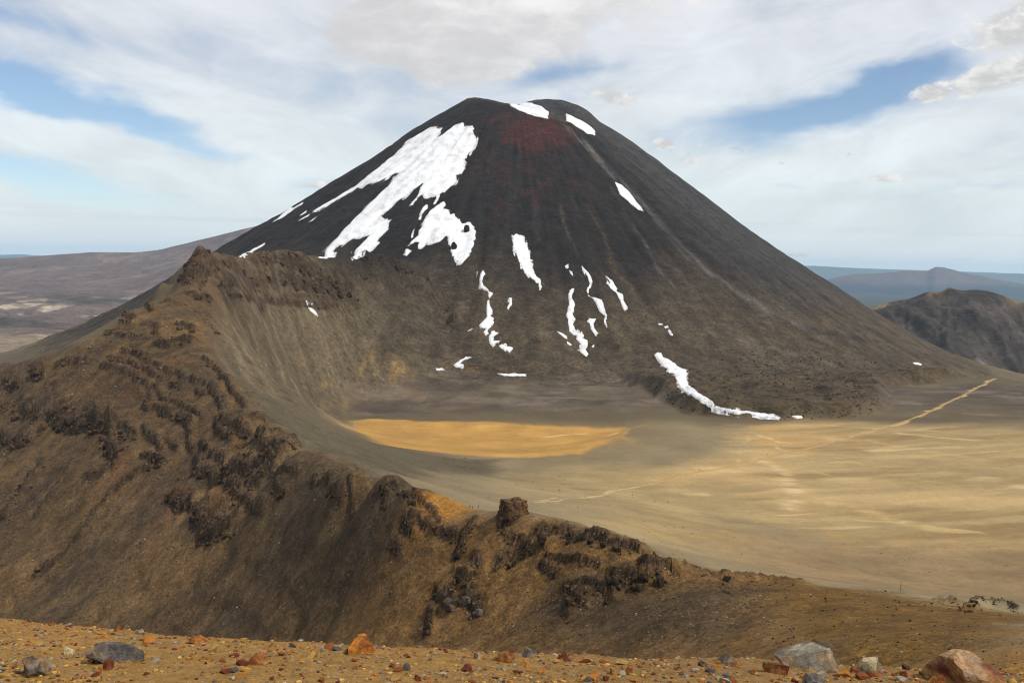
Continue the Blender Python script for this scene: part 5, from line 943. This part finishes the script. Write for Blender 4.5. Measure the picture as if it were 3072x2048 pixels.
SHORT = ['the largest grey boulder', 'the dark red flat rock', 'the low grey slab', 'the small dark grey stone', 'the pale faceted boulder', 'the big rust-red boulder', 'the bright orange rock', 'the small dark flat rock', 'the rounded grey rock', 'the orange square block', 'the slate-grey stone', 'the lumpy red rock', 'the pale grey rock', 'the pinkish pointed stone', 'the domed red-brown rock', 'the pale-topped slab', 'the long grey slab', 'the cream stone', 'the half-buried boulder', 'the white flat stone', 'the angular rust stone', 'the leftmost crest stone', 'the red-brown crest stone', 'the flat pale crest stone', 'the flat orange stone', 'the brick-shaped stone', 'the ochre stone', 'the small pinkish stone']
for nm, cl_, cnt in KINDS_:
    for k in range(cnt):
        u = rs.uniform(5, 3067); vc_ = float(np.interp(u, crest_u, crest_v)); v = vc_ + 5 + (2046 - vc_ - 5) * rs.random(); p = hit_near(u, v); e = rs.random() ** 2.6; sz = (9 + 34 * e) / FPX * p[1] * 0.5
        dist = [abs((q[0] + q[2]) / 2 - u) + 2.5 * abs(q[3] - v) for q in BOULD]; j = int(np.argmin(dist)); bu = (BOULD[j][0] + BOULD[j][2]) / 2; bv = BOULD[j][3]; hwid = (BOULD[j][2] - BOULD[j][0]) / 2
        side = ('left' if u < bu else 'right'); far_ = abs(u - bu) - hwid; rel = ('lying close to the %s of' % side if far_ < 40 else ('some way to the %s of' % side if far_ < 130 else 'far to the %s of' % side)) if far_ > 0 else ('in front of' if v > bv else 'behind')
        sx_, sy_, sz_ = rs.uniform(.9, 1.6), rs.uniform(.8, 1.2), rs.uniform(.45, .9); shp = 'flat' if sz_ < .58 else ('long' if sx_ / sy_ > 1.35 else ('lumpy' if sz_ > .75 else 'squat'))
        o = obj('stone', SM[nm, k % 8], None, label='%s %s %s stone %s %s' % ('tiny' if e < .08 else ('small' if e < .35 else 'fist-sized'), shp, nm, rel, SHORT[j]), cat='stone', group='loose stones on the sandy foreground', loc=p + np.array([0, 0, sz * 0.2]))
        o.scale = (sz * sx_, sz * sy_, sz * sz_); o.rotation_euler = (rs.uniform(-.25, .25), rs.uniform(-.25, .25), rs.uniform(0, 6.28))
def gravel(count):
    rg = np.random.default_rng(4); b = [rock_shape(1, 800 + k, 0.2, 3, 0, 0.55, 0.95) for k in range(12)]
    y = 6.6 + 4.2 * rg.random(count) ** 1.15; t = rg.uniform(-0.56, 0.56, count); x = y * t; d = fbm(x * 0.9, y * 0.9, 77, 3); ok = d > rg.uniform(-0.7, 0.35, count); x, y = x[ok], y[ok]; z = Hn(x, y)
    n = len(x); sz = 0.0035 + 0.017 * rg.random(n) ** 3.5; pal = np.array([OCHR, OCHR, ORNG * .7, RUST, RUST, PGRY * .8, GREY, DRED, OCHR * .75, OCHR * .6, S(190, 154, 88), DGRY]) * 0.85; cc = pal[rg.integers(0, len(pal), n)] * rg.uniform(.7, 1.25, (n, 1))
    ang = rg.random(n) * 6.28; wh = rg.integers(0, 12, n); Vs = np.stack([q[0] for q in b])[wh]; F0 = b[0][1]
    s3 = np.stack([sz * rg.uniform(.9, 1.6, n), sz * rg.uniform(.8, 1.2, n), sz * rg.uniform(.5, .85, n)], 1); Vs = Vs * s3[:, None, :]; c, s_ = np.cos(ang)[:, None], np.sin(ang)[:, None]
    P = np.stack([Vs[..., 0] * c - Vs[..., 1] * s_ + x[:, None], Vs[..., 0] * s_ + Vs[..., 1] * c + y[:, None], Vs[..., 2] + (z + sz * .25)[:, None]], -1)
    nv = P.shape[1]; F = (F0[None] + (np.arange(n) * nv)[:, None, None]).reshape(-1, 3)
    return obj('gravel', new_mesh('gravel', P.reshape(-1, 3), F, False, np.repeat(cc, nv, 0)), M_STONE, kind='stuff', label='ochre gravel strewn over the sandy foreground', cat='gravel')
gravel(19000)

# ------------------------------------------------------------------ trail, marker pole and walkers
def ribbon(name, P, w, colr, dmin, dmax):
    W3 = densify(tb.poly(P, dmin, dmax), 4.0); d = np.gradient(W3[:, :2], axis=0); d /= np.linalg.norm(d, axis=1, keepdims=True) + 1e-9; nn = np.stack([-d[:, 1], d[:, 0]], 1); s = np.arange(len(W3)) * 4.0
    cen = W3[:, :2] + nn * (0.9 * fbm(s / 50, s * 0 + 2, 601, 2))[:, None]; rows_ = []
    for k, q in enumerate((-1, -0.5, 0, 0.5, 1)): rows_.append(cen + nn * (q * w * (1 + 0.5 * fbm(s / 14, s * 0 + k, 602, 3)))[:, None])
    XY = np.stack(rows_, 0); Zr = H(XY[..., 0], XY[..., 1]) + np.array([-.25, .16, .2, .16, -.25])[:, None]
    c = colr[None, None] * (1 + 0.2 * fbm(XY[..., 0] / 6, XY[..., 1] / 6, 603, 3))[..., None]
    return obj(name, new_mesh(name, np.concatenate([XY, Zr[..., None]], -1).reshape(-1, 3), grid_faces(*Zr.shape), True, c.reshape(-1, 3), {'speck': np.zeros(c.shape[0] * c.shape[1]), 'grain': np.full(c.shape[0] * c.shape[1], .3)}), M_TERR, kind='structure')
ribbon('path', [(1600,1508),(1680,1502),(1740,1495),(1850,1470),(1960,1447)], 1.5, S(180, 154, 106), 450, 1100)
ribbon('path', [(1960,1447),(2100,1415),(2230,1392),(2420,1345),(2560,1308),(2700,1268),(2800,1230),(2890,1185),(2985,1135)], 2.2, S(176, 148, 100), 600, 1800)
def plain_mat(name, c, rough=0.8):
    m = bpy.data.materials.new(name); m.use_nodes = True; t = NT(m.node_tree); b = t.n['Principled BSDF']; tcn = t.n.new('ShaderNodeTexCoord'); n = t.noise(tcn.outputs['Object'], 9.0, 3)
    k = t.ramp(n, 0.3, 0.7, 0.8, 1.2, False); t.l.new(t.mix(1.0, (*c, 1), t.xyz(k, k, k), 'MULTIPLY'), b.inputs['Base Color']); b.inputs['Roughness'].default_value = rough; return m
def pole():
    p = tb.hit(2701, 1772, 180, 300); bm = bmesh.new(); bmesh.ops.create_cone(bm, cap_ends=True, segments=8, radius1=0.06, radius2=0.05, depth=2.6); me = bpy.data.meshes.new('marker_pole'); bm.to_mesh(me); bm.free()
    for v in me.vertices: v.co.z += 1.15
    o = obj('marker_pole', me, plain_mat('pole_wood', (0.06, 0.05, 0.04)), label='thin dark marker pole standing on the rim at right', cat='pole', loc=p); o.rotation_euler = (0.02, 0.03, 0)
pole()
def walker_mesh(pose):
    me = bpy.data.meshes.new('person'); st = 0.16 * pose
    J = [(0,0,.95,.15),(0,0,1.15,.15),(0,.02,1.38,.17),(0,.03,1.50,.065),(0,.0,1.64,.105),(0,-.01,1.72,.09),
         (.11,0,.88,.10),(.11,-st,.48,.075),(.11,st*.6,.08,.05),(.11,st*.6-.14,.04,.045),(-.11,0,.88,.10),(-.11,st,.48,.075),(-.11,st*1.5,.10,.05),(-.11,st*1.5-.14,.05,.045),
         (.20,.02,1.40,.07),(.26,.06,1.12,.05),(.24,-.10,.92,.04),(-.20,.02,1.40,.07),(-.26,-.02,1.12,.05),(-.24,-.16,.94,.04)]
    E = [(0,1),(1,2),(2,3),(3,4),(4,5),(0,6),(6,7),(7,8),(8,9),(0,10),(10,11),(11,12),(12,13),(2,14),(14,15),(15,16),(2,17),(17,18),(18,19)]
    me.from_pydata([j[:3] for j in J], E, []); o = bpy.data.objects.new('person_base', me); COL.objects.link(o)
    sk = o.modifiers.new('skin', 'SKIN'); sl = me.skin_vertices[0].data
    for i, j in enumerate(J): sl[i].radius = (j[3], j[3] * .85); sl[i].use_root = (i == 0)
    sb = o.modifiers.new('sub', 'SUBSURF'); sb.levels = 1; sb.render_levels = 1
    dg = bpy.context.evaluated_depsgraph_get(); ev = bpy.data.meshes.new_from_object(o.evaluated_get(dg)); bpy.data.objects.remove(o); return ev
PM = {'skin': plain_mat('skin', (.45, .28, .2)), 'hair': plain_mat('dark_hair', (.03, .02, .015)), 'pants': plain_mat('dark_trousers', (.03, .03, .035)), 'red': plain_mat('red_jacket', (.35, .04, .03)), 'blue': plain_mat('blue_jacket', (.04, .07, .2)), 'black': plain_mat('black_jacket', (.02, .02, .022)), 'pack': plain_mat('grey_pack', (.08, .08, .085))}
for i, (u, v, jk, pose, rz, lab) in enumerate([(1409,1525,'black',.6,.4,'walker in black jacket, left of the pair left of the rock tower'), (1418,1525,'red',.5,.2,'walker in red jacket beside the black-clad one left of the rock tower'), (1436,1524,'blue',.8,-.4,'walker in blue jacket, nearest of the group to the rock tower'),
        (2303,1366,'black',.8,1.2,'lone dark walker on the orange trail at the junction'), (2099,1411,'blue',.7,1.0,'lone walker in blue on the trail left of the junction')]):
    me = walker_mesh(pose); me.name = 'person'; me.materials.clear()
    for k in ('skin', 'hair', jk, 'pants'): me.materials.append(PM[k])
    for p in me.polygons:
        z = p.center.z; p.material_index = (1 if z > 1.70 or (z > 1.6 and p.center.y > 0.03) else (0 if z > 1.47 else (3 if z < 0.9 and abs(p.center.x) < 0.21 else 2))); p.use_smooth = True
    o = obj('person', me, None, label=lab, cat='person', group='walkers on the crater floor', loc=tb.hit(u, v, 400, 1300) + np.array([0, 0, -0.03])); o.rotation_euler = (0, 0, rz)
    Vb, Fb = rock_shape(3, 5 + i, 0.8, 0, 0.0); obj('backpack', new_mesh('backpack', Vb * np.array([.16, .11, .25]) + np.array([0, .22, 1.24]), Fb, True), PM['pack'], parent=o)
